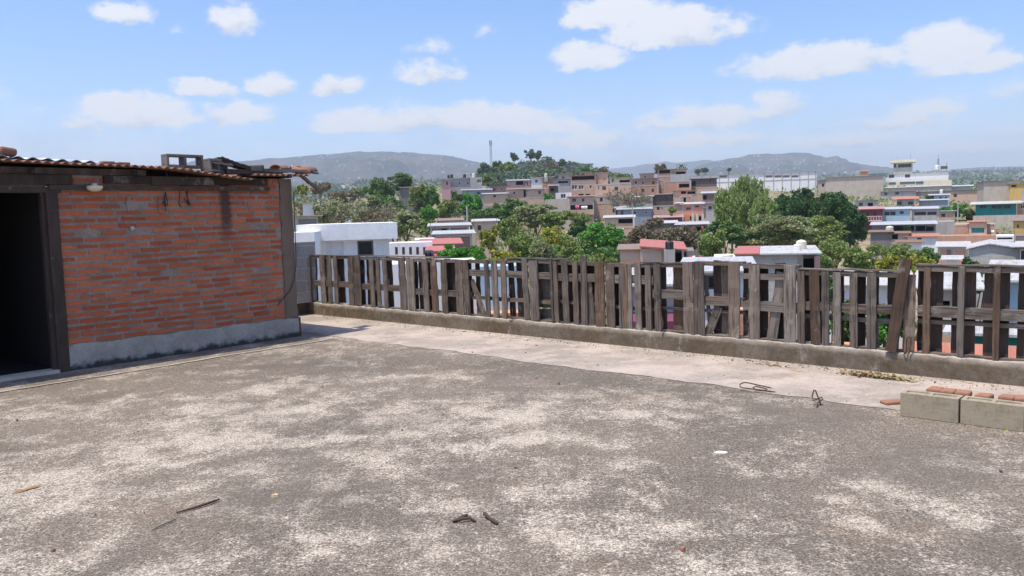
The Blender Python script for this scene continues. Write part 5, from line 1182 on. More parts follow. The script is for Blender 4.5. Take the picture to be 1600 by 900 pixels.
HH('block_house', 1149, 1246, 398, 470, 36, 5, 'block_l', 'grey block house with a white and pink sheet roof', None, [], extra=lambda r, loc, xa, xb, H_, zb, dp: (
   MB().prism([(-.3, H_+.01), (dp, H_+.12), (dp, H_+.18), (-.3, H_+.07)], loc(1187, 400)[0], loc(1284, 400)[0]).build('roof', MAT['zinc_w'], r),
   MB().prism([(-.3, H_+.02), (dp, H_+.13), (dp, H_+.19), (-.3, H_+.08)], loc(1147, 400)[0], loc(1186.5, 400)[0]).build('roof', MAT['redroof'], r)))
HH('porch_house', 1246, 1278, 401, 440, 37, 3, 'conc_d', 'dark porch at the right end of the pink and white roof', None, [(1249,402,1272,430,'o')], extra=posts([1277],400,440,'pink',.2,.25))
HH('wall_step', 1115, 1149, 402, 440, 38, 3, 'cream', 'cream walled step beside the grey block house', None, cat='wall')
# --- seen through the gaps of the fence
HH('white_wall', 600, 748, 411, 520, 20, 2, 'white_near', 'tall white wall seen through the gaps at the left of the fence', None, cat='wall')
HH('white_wall', 748, 812, 416, 489, 19, 1.5, 'blue', 'pale bluish wall over a salmon base seen through the fence', None, cat='wall')
HH('salmon_wall', 748, 822, 489.5, 530, 18.4, 2.2, 'orange', 'salmon coloured wall foot behind the fence', None, cat='wall')
HH('white_sheet_house', 985, 1075, 446, 500, 18, 4, 'zinc_w', 'white panelled wall seen through the gaps mid fence', 'zinc_w', [(1046,441,1062,448,'g')], rise=.2)
HH('plum_wall', 978, 1100, 502, 540, 16.5, 1.5, 'purple', 'plum painted wall foot behind the middle of the fence', None, cat='wall')
HH('white_house', 1075, 1168, 425, 482, 24, 5, 'white', 'white house front seen between the two wide posts', 'zinc', [(1105,430,1120,452,'g'),(1160,440,1168,458,'g')], rise=.3)
HH('brick_yard_wall', 1118, 1225, 484, 560, 15, 1, 'brick_b', 'red brick yard wall low behind the fence', None, cat='wall')
HH('white_roof_house', 1290, 1420, 446, 470, 34, 6, 'white', 'white roofed house seen through the plants behind the low pallet', 'zinc_w', rise=.9)
HH('salmon_yard_wall', 1300, 1352, 543, 570, 13.5, .6, 'orange', 'salmon yard wall at the foot of the plants', None, cat='wall')
HH('white_roof_house', 1440, 1520, 452, 480, 27, 6, 'conc_w', 'house with a pale sheet roof seen left in the rightmost pallet', 'zinc_w', [(1470,470,1484,478,'o')], rise=1.0)
HH('plum_house', 1440, 1490, 446, 465, 33, 4, 'pink', 'pink walled house with tiled roof behind the rightmost pallet', 'tile', [(1465,450,1476,458,'o')], rise=.8)
HH('blue_sheet_house', 1560, 1640, 440, 520, 19, 5, 'blue', 'pale blue sheet wall seen at the right end of the fence', 'zinc_w', [], rise=.4)
HH('teal_yard_wall', 1505, 1640, 524, 552, 15.5, 1, 'teal', 'teal band of wall low behind the rightmost pallet', 'zinc_w', cat='wall')
HH('tile_roof_house', 1440, 1640, 574, 595, 12.8, .5, 'orange', 'salmon tiled lean-to just below the kerb at right', 'tile', rise=.35, cat='lean-to')
HH('brick_yard_wall', 1440, 1530, 488, 545, 17.5, 1, 'brick_c', 'patchy brick yard wall behind the rightmost pallet', None, cat='wall')

HH('brick_house', 905, 925, 268, 282, 240, 7, 'brick_b', 'brick house top peeping above the terrace of the flats', 'rust', [(909,271,913,275,'g')])
HH('grey_house', 872, 893, 272, 284, 235, 7, 'conc_w', 'warm grey house behind the low debris covered shack', 'zinc', [(878,276,882,280,'g')])
HH('brick_house', 1000, 1022, 271, 282, 245, 7, 'brick_a', 'brick house top behind the two storey red and cream house', 'zinc', [(1006,274,1010,278,'w')])
HH('brick_house', 765, 792, 290, 304, 215, 7, 'brick_b', 'brick house between the pink blue house and the blank tan wall', 'rust', [(770,294,774,298,'g'),(782,294,786,298,'w')])
HH('brick_house', 1062, 1082, 306, 320, 183, 6, 'brick_b', 'brick annex with one door under the rooftop veranda', None, [(1068,309,1072,318,'o')])
HH('grey_house', 1103, 1119, 318, 334, 160, 6, 'conc', 'small grey house squeezed between brick houses and the willow', 'zinc', [(1107,322,1112,327,'g')])
HH('brick_house', 1310, 1342, 330, 345, 158, 6, 'brick_c', 'brick house end hidden behind the mango trees', 'rust', [(1326,334,1331,339,'g')])
HH('brick_house', 1466, 1492, 330, 346, 158, 6, 'brick_a', 'brick house behind the bushy tree in the coloured row', 'zinc', [(1471,334,1477,339,'g')])
HH('grey_house', 1336, 1372, 313, 324, 190, 7, 'conc', 'low grey house with a long pale roof below the blank wall', 'zinc', [(1342,317,1348,322,'g'),(1356,317,1364,322,'o')])

# ------------------------------------------------------------------ water tanks, mast, poles
def tank(px, yb, yt, d, wpx, mat, lab):
    p = at(px, yb, d); h = (yb-yt)*d/FOC; r_ = wpx/2*d/FOC
    t = empty('water_tank', p); tag(t, lab, 'water tank')
    prof = [(r_, -.02)]; 
    for i in range(4): z = h*.8*i/4; prof += [(r_, z+.02*h), (r_, z+.14*h), (r_*.95, z+.17*h)]
    prof += [(r_, h*.8), (r_*.85, h*.88), (r_*.5, h*.95), (r_*.25, h*.97)]
    MB().lathe(prof, 18).build('barrel', MAT[mat], t, smooth=False); MB().lathe([(r_*.28, h*.96), (r_*.28, h*1.0), (.01, h*1.01)], 12).build('lid', MAT[mat], t)
    MB().box(-r_*1.1, r_*1.1, -r_*1.1, r_*1.1, -1.2, -.021).build('stand', MAT['conc'], t)
tank(1046, 389, 376, 40, 13, 'tank_black', 'black water tank on the red roofed house')
tank(1252, 391, 374.5, 38, 16, 'tank_cream', 'large cream domed water tank behind the pink and white roof')
tank(1246, 392, 381, 36.8, 12, 'tank_white', 'smaller white water tank in front of the cream domed one')
tank(1137, 411, 396, 37.5, 16, 'tank_cream', 'cream water tank beside the cream walled step')
tank(1122, 414, 405, 35, 26, 'tank_white', 'wide white tank dome just over the fence')
tank(1390, 363, 353, 137, 11, 'tank_cream', 'cream water tank in front of the open shed')
tank(853, 277, 271, 220, 4.5, 'tank_cream', 'tiny yellow tank on the narrow brick house')
tank(740, 277, 271, 204, 5, 'tank_cream', 'small cream tank on the narrow grey house')
tank(726, 278, 272, 206, 5, 'tank_black', 'small black tank right on the grey stair house')
tank(706, 279, 272, 206, 4.5, 'tank_black', 'small black tank beside its twin on the stair house')
tank(701, 279, 273, 206, 4, 'tank_black', 'leftmost black tank on the grey stair house')
tank(1464, 265, 258, 312, 6, 'tank_white', 'white tank on the roof of the office building')
tank(1361, 316, 311, 200, 7, 'tank_black', 'dark tank on the roof left of the tile roof house')
tank(1471, 302, 296, 224, 5, 'tank_white', 'white tank between the long brick house and its neighbour')
def mast(px, yt, yb, d, lab, w_=1.0, lattice=True):
    a = at(px, yb, d); b = at(px, yt, d); h = b.z-a.z+4; r = empty('radio_mast', (a.x, a.y, a.z-4)); tag(r, lab, 'mast'); mb = MB()
    for k in range(3):
        q = 2*PI*k/3; mb.tube([(w_*math.cos(q), w_*math.sin(q), 0), (w_*.45*math.cos(q), w_*.45*math.sin(q), h)], .11, 5)
    n = 14
    for i in range(n):
        s0 = w_*(1-.55*i/n); s1 = w_*(1-.55*(i+1)/n)
        for k in range(3):
            q = 2*PI*k/3; q2 = 2*PI*(k+1)/3; mb.tube([(s0*math.cos(q), s0*math.sin(q), h*i/n), (s1*math.cos(q2), s1*math.sin(q2), h*(i+1)/n)], .06, 4)
    mb.build('lattice', MAT['steel'], r); mb = MB()
    for k in range(3):
        for zf in (.93, .99): mb.box(w_*1.0*math.cos(k*2.1)-.14, w_*1.0*math.cos(k*2.1)+.14, w_*math.sin(k*2.1)-.1, w_*math.sin(k*2.1)+.1, h*zf-1.6, h*zf)
    mb.build('antenna_panel', MAT['steel'], r)
mast(767, 219, 254, 400, 'tall lattice radio mast on the hill left of the summit trees', .7)
p = at(1466, 258, 312); r = empty('antenna_mast', p); tag(r, 'slim antenna mast above the white roof tank', 'mast'); MB().tube([(0, 0, -1), (0, 0, 4)], .09, 5).build('pole', MAT['steel'], r); MB().box(-.35, .35, -.1, .1, .2, 2.4).build('antenna_panel', MAT['steel'], r)
p = at(1475, 264.5, 311); o = MB().box(-1.1, 1.1, -.4, .4, .1, 1.2).box(-1, -.9, -.05, .05, -.6, .1).box(.9, 1, -.05, .05, -.6, .1).box(.95, 1.05, -.05, .05, 1.2, 2.6).build('roof_sign', MAT['frame_d']); o.location = p; tag(o, 'dark box frame on the white building right of the antenna', 'frame')
def pole(px, yt, yb, d, lab, cross=True):
    b = at(px, yt, d); z0 = tz(b.x, b.y)-.5; r = empty('utility_pole', (b.x, b.y, z0)); tag(r, lab, 'utility pole'); h = b.z-z0
    MB().tube([(0, 0, 0), (0, 0, h)], [.16, .10], 8).build('pole', MAT['conc'], r)
    if cross: MB().box(-.8, .8, -.05, .05, h-.7, h-.55).build('crossarm', MAT['frame_d'], r)
pole(729.5, 322, 362, 105, 'slim grey utility pole beside the dark green trees'); pole(822, 286, 300, 195, 'utility pole in front of the tan houses')
pole(782.5, 386, 405, 48, 'grey post among the yellow green tree', False); pole(1375, 400, 430, 55, 'thin grey pole in the yellow shrubs', False)
pole(988, 318, 335, 168, 'utility pole at the blue grey timber house'); pole(1441, 305, 320, 215, 'utility pole left of the small pale blue house'); pole(1497, 316, 345, 168, 'utility pole standing in the tree of the right hillside')
# laundry
MAT['cloth_red'] = plain('red_cloth', (.5, .05, .09), .9); MAT['cloth_dark'] = plain('dark_cloth', (.05, .06, .09), .9); MAT['cloth_pink'] = plain('pink_cloth', (.7, .15, .3), .9)
def cloth(px0, px1, yt, yb, d, mat, lab):
    a = at(px0, yt, d); b = at(px1, yt, d); h = (yb-yt)*d/FOC; mb = MB(); n = 6
    for i in range(n+1):
        x = (b.x-a.x)*i/n; yv = .05*math.sin(i*1.9)
        mb.v += [(x, yv, 0), (x*.97, yv*1.8, -h*.5), (x*.95+.02, yv*2.2, -h*(1-.08*math.sin(i)))]
    for i in range(n):
        for j in range(2): mb.f.append((i*3+j, i*3+j+1, (i+1)*3+j+1, (i+1)*3+j))
    o = mb.build('hanging_cloth', MAT[mat], smooth=True); s = o.modifiers.new('t', 'SOLIDIFY'); s.thickness = .02; o.location = a; tag(o, lab, 'cloth', 'laundry hung out to dry')
cloth(1078,1081,400,411,39,'cloth_red','red and white towel at the left of the laundry line'); cloth(1082,1085,400,411,39,'tank_white','white cloth beside the red towel'); cloth(1087,1091,399,408,39,'cloth_dark','dark shirt between white and red cloths'); cloth(1092.5,1095,399,409,39,'cloth_red','plain red cloth at the right of the laundry line')
cloth(664,676,391,402,30,'cloth_dark','dark grey garment drying left of the pink one'); cloth(678,684,397,404,30,'cloth_pink','pink garment drying over the fence'); cloth(899,905,321,327,183,'cloth_pink','pink cloth on the deep balcony'); cloth(908,918,322,327,183,'tank_white','white cloth on the deep balcony')
cloth(1096,1099,354,360,138,'cloth_red','red cloth hanging from the shack with the wide sheet roof'); cloth(1557,1560,361,366,119,'cloth_red','red cloth above the double balcony'); cloth(1549,1553,360,365,119,'tank_white','white cloth above the long brick wall')

# ------------------------------------------------------------------ trees
def limbs(mb, base, top, r0, tips, rng):
    base = np.array(base); top = np.array(top); pts = [base+(top-base)*t+rng.normal(0, .03, 3)*np.linalg.norm(top-base)*(t > 0) for t in np.linspace(0, 1, 5)]
    mb.tube([tuple(p) for p in pts], [r0*(1-.12*i) for i in range(5)], 7)
    for tp in tips:
        s = pts[rng.integers(2, 5)]; m = (s+tp)/2+rng.normal(0, .06, 3)*np.linalg.norm(tp-s); m[2] += .06*np.linalg.norm(tp-s)
        mb.tube([tuple(s), tuple(m), tuple(tp)], [r0*.45, r0*.26, r0*.07], 5)
def tree(px, yt, yb, wpx, d, kind, leaf, lab, name='tree', dens=1.0, grp=None, cat='tree', seed=None, trunkh=None):
    rng = np.random.default_rng(seed if seed is not None else int(px*13+yt*7)); k = d/FOC
    c = at(px, (yt+yb)/2, d); rz = (yb-yt)/2*k; rx = wpx/2*k; g_ = tz(c.x, c.y)
    root = empty(name, (c.x, c.y, min(g_, c.z-rz)-.3)); tag(root, lab, cat, grp); cz = c.z-root.location.z
    area = wpx*(yb-yt)*.41; s = max(1.75*d/819, .075 if d > 50 else .05)
    px_leaf = (s*819/d)**2*.8; n = int(min(46000, dens*area*9.5/px_leaf*1.0+200))
    # clumps
    ratio = rx/max(rz, .1)
    nc = int(np.clip(26+area/24, 26, 190)); C = []
    while len(C) < nc:
        p = rng.uniform(-1, 1, 3); rr_ = np.linalg.norm(p)
        if rr_ > 1: continue
        if kind != 'flat' and rr_ < .45 and rng.random() < .7: continue
        if p[2] < -.8 and rng.random() < .4: continue
        C.append(p)
    C = np.array(C); nl = int(np.clip(nc/7, 4, 14)); lc = C[:nl]/np.maximum(np.linalg.norm(C[:nl], axis=1), .3)[:, None]*rng.uniform(.30, .68, nl)[:, None]
    if kind in ('round', 'flat'):
        own = rng.integers(0, nl, nc); q_ = rng.normal(size=(nc, 3)); q_ /= np.linalg.norm(q_, axis=1)[:, None]; q_[:, 2] = q_[:, 2]*.8+.12
        lobr = rng.uniform(.34, .56, nl); C = np.where(rng.random((nc, 1)) < .82, lc[own]+q_*lobr[own][:, None], C*.9)
    cr = rng.uniform(.13, .28, nc)*(1.0 if kind != 'flat' else 1.15)
    lob = 1+.16*np.sin(np.arctan2(C[:, 1], C[:, 0])*3+rng.uniform(0, 6))
    C *= (.88*lob)[:, None]
    if kind == 'flat': C[:, 2] = np.sign(C[:, 2])*np.abs(C[:, 2])**.7*.8-.25*(C[:, 0]**2+C[:, 1]**2)+.15
    w_ = cr**2; ci = rng.choice(nc, n, p=w_/w_.sum()); u = rng.normal(size=(n, 3)); u /= np.linalg.norm(u, axis=1)[:, None]
    rad = cr[ci]*rng.uniform(.45, 1.05, n)**.6
    sc = np.array([rx, rx*.95, rz])
    mn = min(rx, rz); cs = np.array([rx*.5+mn*.5, rx*.5+mn*.5, mn]) 
    if kind == 'flat': cs = np.array([rx*.9, rx*.9, rz*.45])
    P = C[ci]*sc+u*rad[:, None]*cs
    if kind == 'weep':
        P[:, 2] -= np.abs(rng.exponential(.22, n))*rz; 
    P[:, 2] += cz
    fl = .55 if kind == 'flat' else 0
    V = quads(P, s, rng, fl)
    if kind == 'weep':
        Q_ = V.reshape(-1, 4, 3); ce = Q_.mean(1, keepdims=True); Q_ = ce+(Q_-ce)*np.array([.7, .7, 1.7]); V = Q_.reshape(-1, 3)
    npmesh('crown', V, np.arange(len(V)).reshape(-1, 4), LEAF[leaf], root)
    mb = MB(); ti = rng.choice(nc, min(nc, 9), replace=False); tips = [C[i]*sc*.9+np.array([0, 0, cz]) for i in ti]
    limbs(mb, (0, 0, 0), (0, 0, cz-rz*.1), max(rx*.07, .12), tips, rng)
    mb.build('trunk', MAT['bark' if leaf != 'brown' else 'barkgrey'], root)
    return root
def bare(px, yt, yb, wpx, d, lab, leaf=None, name='bare_tree', dens=.3, lv=4):
    rng = np.random.default_rng(int(px*3+yt)); k = d/FOC; c = at(px, yb, d); g_ = min(tz(c.x, c.y), c.z)
    root = empty(name, (c.x, c.y, g_-.2)); tag(root, lab, 'tree'); mb = MB(); h = (yb-yt)*k+(c.z-g_); rx = wpx/2*k; rz = (yb-yt)*k/2; tips = []
    def br(p, dir_, L_, r, lvl):
        q = p+dir_*L_*.5+rng.normal(0, .05, 3)*L_; e = q+dir_*L_*.5+rng.normal(0, .08, 3)*L_
        mb.tube([tuple(p), tuple(q), tuple(e)], [r, r*.8, r*.6], 4 if lvl > 1 else 6, cap=False)
        if lvl >= lv: tips.append(e); return
        for _ in range(rng.integers(3, 5)):
            n_ = dir_+rng.normal(0, .55, 3)*np.array([rx/rz*1.1, rx/rz*1.1, .8]); n_[2] = abs(n_[2])*.8+.1; n_ /= np.linalg.norm(n_); br(e, n_, L_*rng.uniform(.55, .8), r*.6, lvl+1)
    br(np.zeros(3), np.array([0, 0, 1.]), h*.33, max(h*.028, .1), 0); mb.build('trunk', MAT['barkgrey'], root)
    if leaf:
        T_ = np.array(tips); n = int(wpx*(yb-yt)*.41*dens*2)+50; P = T_[rng.integers(0, len(T_), n)]+rng.normal(0, h*.05, (n, 3)); V = quads(P, 1.5*d/819, rng)
        npmesh('crown', V, np.arange(len(V)).reshape(-1, 4), LEAF[leaf], root)
# hill top and slope
T = [
 (829,232,252,22,400,'round','bluish','umbrella shaped tree on the summit with a forked crown',.5),(840,233,250,14,402,'round','bluish','narrow crowned tree right of the forked summit tree',.5),
 (803,238,252,17,395,'round','bluish','dark round tree left on the hilltop',1),(758,254,278,24,380,'round','bluish','dark tree at the left foot of the hill',1),(775,248,275,28,375,'round','mid','grey green tree below the radio mast',1),
 (795,250,278,30,370,'round','olive','olive tree in the middle of the hill slope',1),(880,248,262,18,380,'round','bluish','dark tree beside the pink house on the ridge',1),(860,256,275,24,350,'round','brown','dry brown thicket right on the hill slope',1),
 (917,258,272,24,330,'round','bright','bright green tree on the ridge above the flats',1.2),(945,260,272,22,330,'round','brown','brown rounded tree right of the bright ridge tree',1),(970,270,280,22,300,'round','olive','olive tree behind the cream lean-to house',1),
 (820,258,280,30,355,'round','bluish','grey green tree in the hill centre below the summit houses',1),(840,262,282,26,350,'round','khaki','khaki bush above the zinc roofs',1),(898,262,276,20,350,'round','khaki','khaki tree at the top of the bare earth slope',.9),
 (760,270,292,18,210,'round','olive','spindly olive tree left of the hill houses',.8),(785,268,284,30,340,'round','bluish','dull green thicket at the hill foot',1),(1090,262,275,10,330,'round','brown','small dry tree top behind the brick roof rooms',.6),
 (1031,255,276,22,290,'round','brown','grey brown tree behind the dark veranda house',.9),(1101,262,270,14,500,'round','bluish','tiny dark tree behind the warehouse roof',1),(1140,262,268,9,480,'round','bluish','tiny tree peeping over the warehouse',1),
 # left slope
 (626,265,312,50,190,'flat','mid','tall spreading green tree left of centre slope',.9),(592,278,322,50,180,'round','mid','rounded green tree left of the tall spreading one',.9),(655,287,335,44,170,'round','olive','olive tree with a red tint near the small roof',1),
 (605,300,338,60,165,'round','mid','wide green thicket above the long white wall',1),(672,292,325,36,168,'round','mid','green tree in front of the grey stair house',1),(735,305,345,44,150,'round','bright','dense green creeper tree under the stair house',1.1),
 (668,318,350,40,140,'round','bright','bright green tree below the slope thicket',1.1),(700,312,348,46,145,'round','olive','olive tree between two bright green ones',1),(712,300,320,26,160,'round','mid','small green tree by the low blue grey house',1),
 (578,305,345,48,150,'flat','khaki','flat crowned khaki tree by the burnt bank',.8),(636,328,368,60,125,'flat','khaki','flat topped khaki tree over the orange rock bank',.8),(667,342,374,42,115,'flat','olive','low olive umbrella tree above the zinc shed',.9),
 (474,288,310,26,140,'round','yellow','yellowish tree beside the shed roof corner',.9),(483,305,335,50,130,'flat','khaki','grey khaki tree behind the white shelter',.7),(505,315,350,44,120,'round','khaki','dull khaki bush above the hut',.8),
 (533,296,322,54,200,'round','brown','brown dry thicket on the left skyline',.8),(500,282,305,40,260,'round','brown','faded brown tree behind the left slope',.8),(560,290,312,36,230,'round','khaki','faded khaki tree on the left skyline',.8),
 (800,308,362,50,120,'flat','mid','spreading green tree above the big olive one',.8),(832,315,365,70,115,'flat','khaki','wide umbrella tree in front of the tan houses',.8),(868,325,368,66,112,'flat','olive','olive umbrella tree left of the brick balcony house',.8),
 (765,345,400,34,92,'round','yellow','yellow green tree at the left of the big cluster',1.1),(795,335,385,50,95,'round','olive','tall leafy olive tree rising in the big cluster',1.2),(815,358,415,72,75,'round','olive','broad brownish olive tree right behind the fence',1.1),
 (860,354,405,70,82,'round','yellow','yellowish tree in the centre of the big cluster',1),(883,366,420,66,70,'round','olive','mixed olive tree behind the middle of the fence',1.1),(845,372,425,56,66,'round','khaki','dull khaki tree low in the big cluster',1),
 (905,345,372,36,105,'round','dark','small dark green tree under the brick balcony house',1),(938,346,402,72,88,'round','bright','large vivid green tree in the centre',1.25),(912,370,412,40,75,'round','mid','green shrub below the vivid green tree',1),
 (1000,350,400,56,84,'round','brown','brown dry tree over the pale brick wall',1.1),(1040,350,402,60,86,'round','brown','brown dry tree behind the black tank',1.1),(1075,352,405,50,88,'round','brown','brown green tree behind the laundry line',1.0),
 (1110,352,412,56,80,'round','olive','feathery olive tree left of the block house',1.1),(1135,340,395,60,92,'flat','mid','layered green tree below the willow',1.0),(1050,322,338,14,165,'round','olive','small bush in front of the plain brick house',1),
 (1168,272,345,66,130,'weep','willow','tall weeping willow in front of the warehouse',1.2),(1142,292,352,56,128,'weep','willow','left half of the willow pair, slightly lower',1.1),(1197,306,352,60,122,'weep','willow','low drooping willow at the right of the pair',1.1),
 (1245,298,372,78,118,'round','dark','dense dark green mango tree left of the pair',1.3),(1292,297,372,80,116,'round','dark','broad dark green mango tree on the skyline',1.3),(1330,310,388,54,112,'round','dark','dark green mango tree beside the maroon house',1.3),
 (1200,345,395,60,108,'round','dark','dark green tree filling the gap under the willows',1.2),(1226,330,402,110,92,'flat','khaki','wide flat crowned khaki acacia behind the cream tank',1.0),(1275,332,400,90,95,'flat','olive','right spreading half of the khaki acacia',1.0),
 (1165,352,395,56,94,'round','mid','green tree left under the flat acacia',1.0),(1300,365,410,70,85,'round','olive','low olive tree at the right foot of the acacia',1.0),(1280,392,425,60,60,'round','olive','olive bush beside the dark porch',1.0),
 (1345,384,425,72,60,'round','olive','loose olive shrub behind the low pallet',1.0),(1400,382,420,90,64,'round','olive','wide green olive canopy below the pink house',1.1),(1395,394,432,60,50,'round','yellow','yellow flowering shrub at the leaning plank',1.2),
 (1450,385,415,50,66,'round','mid','green shrub canopy under the white extension',1.0),(1438,396,430,50,48,'round','yellow','yellow shrub right of the leaning plank',1.1),
 (1522,400,458,48,45,'round','dark','small dark green tree in front of the grey block house',1.2),(1490,318,344,44,170,'round','bright','bushy green tree between the grey and the teal house',1.2),(1512,325,346,26,169,'round','mid','green bush left against the teal house',1.1),
 (1220,300,335,30,140,'round','dark','upright dark tree tip before the warehouse',1.2),(1262,288,330,28,120,'round','dark','tall dark tree tip standing above the mangos',1.2),(1450,305,313,12,205,'round','dark','small dark bush at the pale blue house',1),
 (722,380,418,92,26,'round','bright','bright leafy green bush just over the fence at left',1.5),(858,303,316,20,182,'round','bright','green bush beside the small white house',1),(810,312,325,30,178,'round','bright','green hedge below the tan houses',1),(790,318,335,24,170,'round','mid','small green tree below the blank tan wall',1),
 (960,383,425,84,58,'round','mid','dark green undergrowth tree right of the vivid green one',1.0),(925,394,424,90,48,'round','olive','low olive bush mass directly behind the reddest fence board',1.0),(790,392,425,80,44,'round','yellow','low yellow green bush mass under the yellow green tree',1.0),
 (778,318,352,60,148,'round','mid','spreading green tree below the blank tan wall corner',1.0),(850,316,342,64,152,'flat','khaki','pale khaki tree under the brown roofed tan house',1.0),(905,330,352,46,140,'round','olive','olive tree at the foot of the laundry balcony house',1.0),(745,325,352,40,135,'round','mid','green tree right of the utility pole',1.0),(1015,338,360,60,135,'round','brown','dull brown canopy below the blue grey timber house',1.0),
 (622,345,372,36,100,'round','olive','olive tree over the orange rocks behind the white house',1.0),(700,372,392,34,60,'round','mid','green bush crowding the orange house wall',1.0),(1418,350,362,14,136,'round','dark','dark shrub beside the cream tank at the open shed',1.0),
 (1185,392,402,20,50,'round','olive','low bush tuft behind the block house roof',1),
 # green plants behind the low pallet
 (1325,470,548,70,15.5,'round','mid','leafy green plant behind the low pallet, left clump',1.0),(1385,465,548,60,15,'round','bright','leafy green plant behind the low pallet, right clump',1.0),(1300,430,475,50,26,'round','mid','green shrub left behind the low pallet top rail',1.0),(1540,425,462,34,30,'round','bright','bright green shrub seen through the rightmost pallet',1.0),
]
for t_ in T: tree(*t_[:8], dens=t_[8], name='shrub' if ('bush' in t_[7] or 'shrub' in t_[7] or 'plant' in t_[7]) else 'tree', cat='shrub' if ('bush' in t_[7] or 'shrub' in t_[7] or 'plant' in t_[7]) else 'tree')
bare(990, 286, 325, 24, 178, 'bare purple brown tree in front of the two storey brick house', 'brown', dens=.5)
bare(976, 292, 318, 18, 182, 'smaller bare tree left of the purple brown one', 'brown', dens=.3)
for i, (x, yt_, yb_, w_, d_, lb) in enumerate([(520,305,345,40,140,'bare brown tree above the burnt bank, leftmost'),(545,308,345,36,138,'bare brown tree second along the burnt bank'),(568,312,345,30,136,'bare trunked tree in the middle of the burnt bank'),(590,308,343,36,138,'dark trunked dry tree before the long white wall'),(612,312,342,32,140,'dry tree at the right end of the long white wall'),(472,300,345,30,125,'thin bare tree beside the shed column'),(575,298,322,40,175,'pale bare tree on the dry grass ridge')]):
    bare(x, yt_, yb_, w_, d_, lb, 'brown' if i % 2 else 'khaki', dens=.9)
# palm on the skyline
p = at(1064, 260, 285); r = empty('palm_tree', (p.x, p.y, tz(p.x, p.y))); tag(r, 'small palm on the skyline behind the brick roof rooms', 'palm'); hz = p.z-r.location.z
MB().tube([(0, 0, 0), (.1, 0, hz)], [.22, .14], 6).build('trunk', MAT['bark'], r); mb = MB()
for k_ in range(14):
    a = 2*PI*k_/14; pr = Vector((.1, 0, hz)); el_ = .9 if k_ % 2 else .3
    for s_ in range(5):
        r1 = 2.3*(s_+1)/5; nx = Vector((.1+math.cos(a)*r1, math.sin(a)*r1, hz+el_*r1-.33*r1*r1)); side = Vector((-math.sin(a), math.cos(a), 0))*.3
        mb.poly([pr-side, nx-side*.8, nx+side*.8, pr+side]); pr = nx
mb.build('crown', LEAF['dark'], r)

# undergrowth on the slopes, as ground cover
rng = np.random.default_rng(4); n = 60000
yv = np.exp(rng.uniform(np.log(55), np.log(520), n)); pxv = rng.uniform(380, 1680, n); xv = (pxv-800)/FOC*yv
cl_ = fbm(xv/9, yv/9, 4); keep = cl_ > .47; xv, yv = xv[keep], yv[keep]; s_ = yv/819*1.9
P = np.stack([xv+rng.normal(0, .5, len(xv)), yv, terr(xv, yv)+rng.uniform(0, 1.4, len(xv))], 1)
V = quads(P, 1.0, rng); Q_ = V.reshape(-1, 4, 3); ce = Q_.mean(1, keepdims=True); V = (ce+(Q_-ce)*s_[:, None, None]).reshape(-1, 3)
o = npmesh('undergrowth', V, np.arange(len(V)).reshape(-1, 4), LEAF['olive']); tag(o, 'dry olive undergrowth covering the slopes between the houses', 'undergrowth', kind='stuff')
n = 42000; yv = rng.uniform(315, 415, n); pxv = rng.normal(862, 62, n); xv = (pxv-800)/FOC*yv; cl_ = fbm(xv/7, yv/7, 4); keep = (cl_ > .46) & (pxv > 742) & (pxv < 990); xv, yv, cl_ = xv[keep], yv[keep], cl_[keep]
hh_ = np.clip((cl_-.46)*34, .5, 5.0)
P = np.stack([xv+rng.normal(0, .4, len(xv)), yv, terr(xv, yv)+(fbm(xv/60, yv/60, 5)-.5)*np.clip(yv/60, 1, 26)+rng.uniform(0, 1, len(xv))*hh_], 1)
V = quads(P, .85, rng); o = npmesh('hill_thicket', V, np.arange(len(V)).reshape(-1, 4), LEAF['bluish']); tag(o, 'dull green thicket covering the hill below the radio mast', 'thicket', kind='stuff')
# far woodland and far town on the plain below the mountains (one mass each)
n = 26000; yv = np.exp(rng.uniform(np.log(520), np.log(2900), n)); pxv = rng.uniform(330, 1680, n); xv = (pxv-800)/FOC*yv
P = np.stack([xv, yv, terr(xv, yv)+rng.uniform(-2, 7, n)+(fbm(xv/60, yv/60, 5)-.5)*np.clip(yv/60, 1, 26)], 1); V = quads(P, 1.0, rng); Q_ = V.reshape(-1, 4, 3); ce = Q_.mean(1, keepdims=True); V = (ce+(Q_-ce)*(yv/819*3.2)[:, None, None]).reshape(-1, 3)
o = npmesh('distant_woodland', V, np.arange(len(V)).reshape(-1, 4), LEAF['bluish']); tag(o, 'far off trees below the mountains', 'woodland', kind='stuff')
def far_mat():
    m = newmat('far_walls'); t = NT(m); g_ = t.node('ShaderNodeNewGeometry'); r_ = g_.outputs['Random Per Island']
    cc = t.mix(r_, (.72, .70, .66, 1), (.42, .3, .24, 1)); cc = t.mix(t.math('GREATER_THAN', t.math('FRACT', t.math('MULTIPLY', r_, 5.7)), .7), cc, (.3, .32, .34, 1)); t.out(cc, .8); return m
FM = far_mat()
def town(name, ys, xs_, zs, lab, smin=1.0):
    mb = MB(); rr = random.Random(9)
    for x, y, z in zip(xs_, ys, zs):
        k = y/819; w_ = max(rr.uniform(4, 9), k*1.2)*rr.uniform(.7, 1.3); h = max(rr.uniform(3, 6), k*.9)*rr.uniform(.8, 1.1); M = Matrix.Translation((x, y, z)) @ Matrix.Rotation(rr.uniform(-.6, .6), 4, 'Z')
        mb.box(-w_/2, w_/2, -4, 4, -4, h, M)
    o = mb.build(name, FM); tag(o, lab, 'town', kind='stuff')
n = 900; yv = np.exp(rng.uniform(np.log(600), np.log(2800), n)); pxv = rng.uniform(430, 1650, n); xv = (pxv-800)/FOC*yv
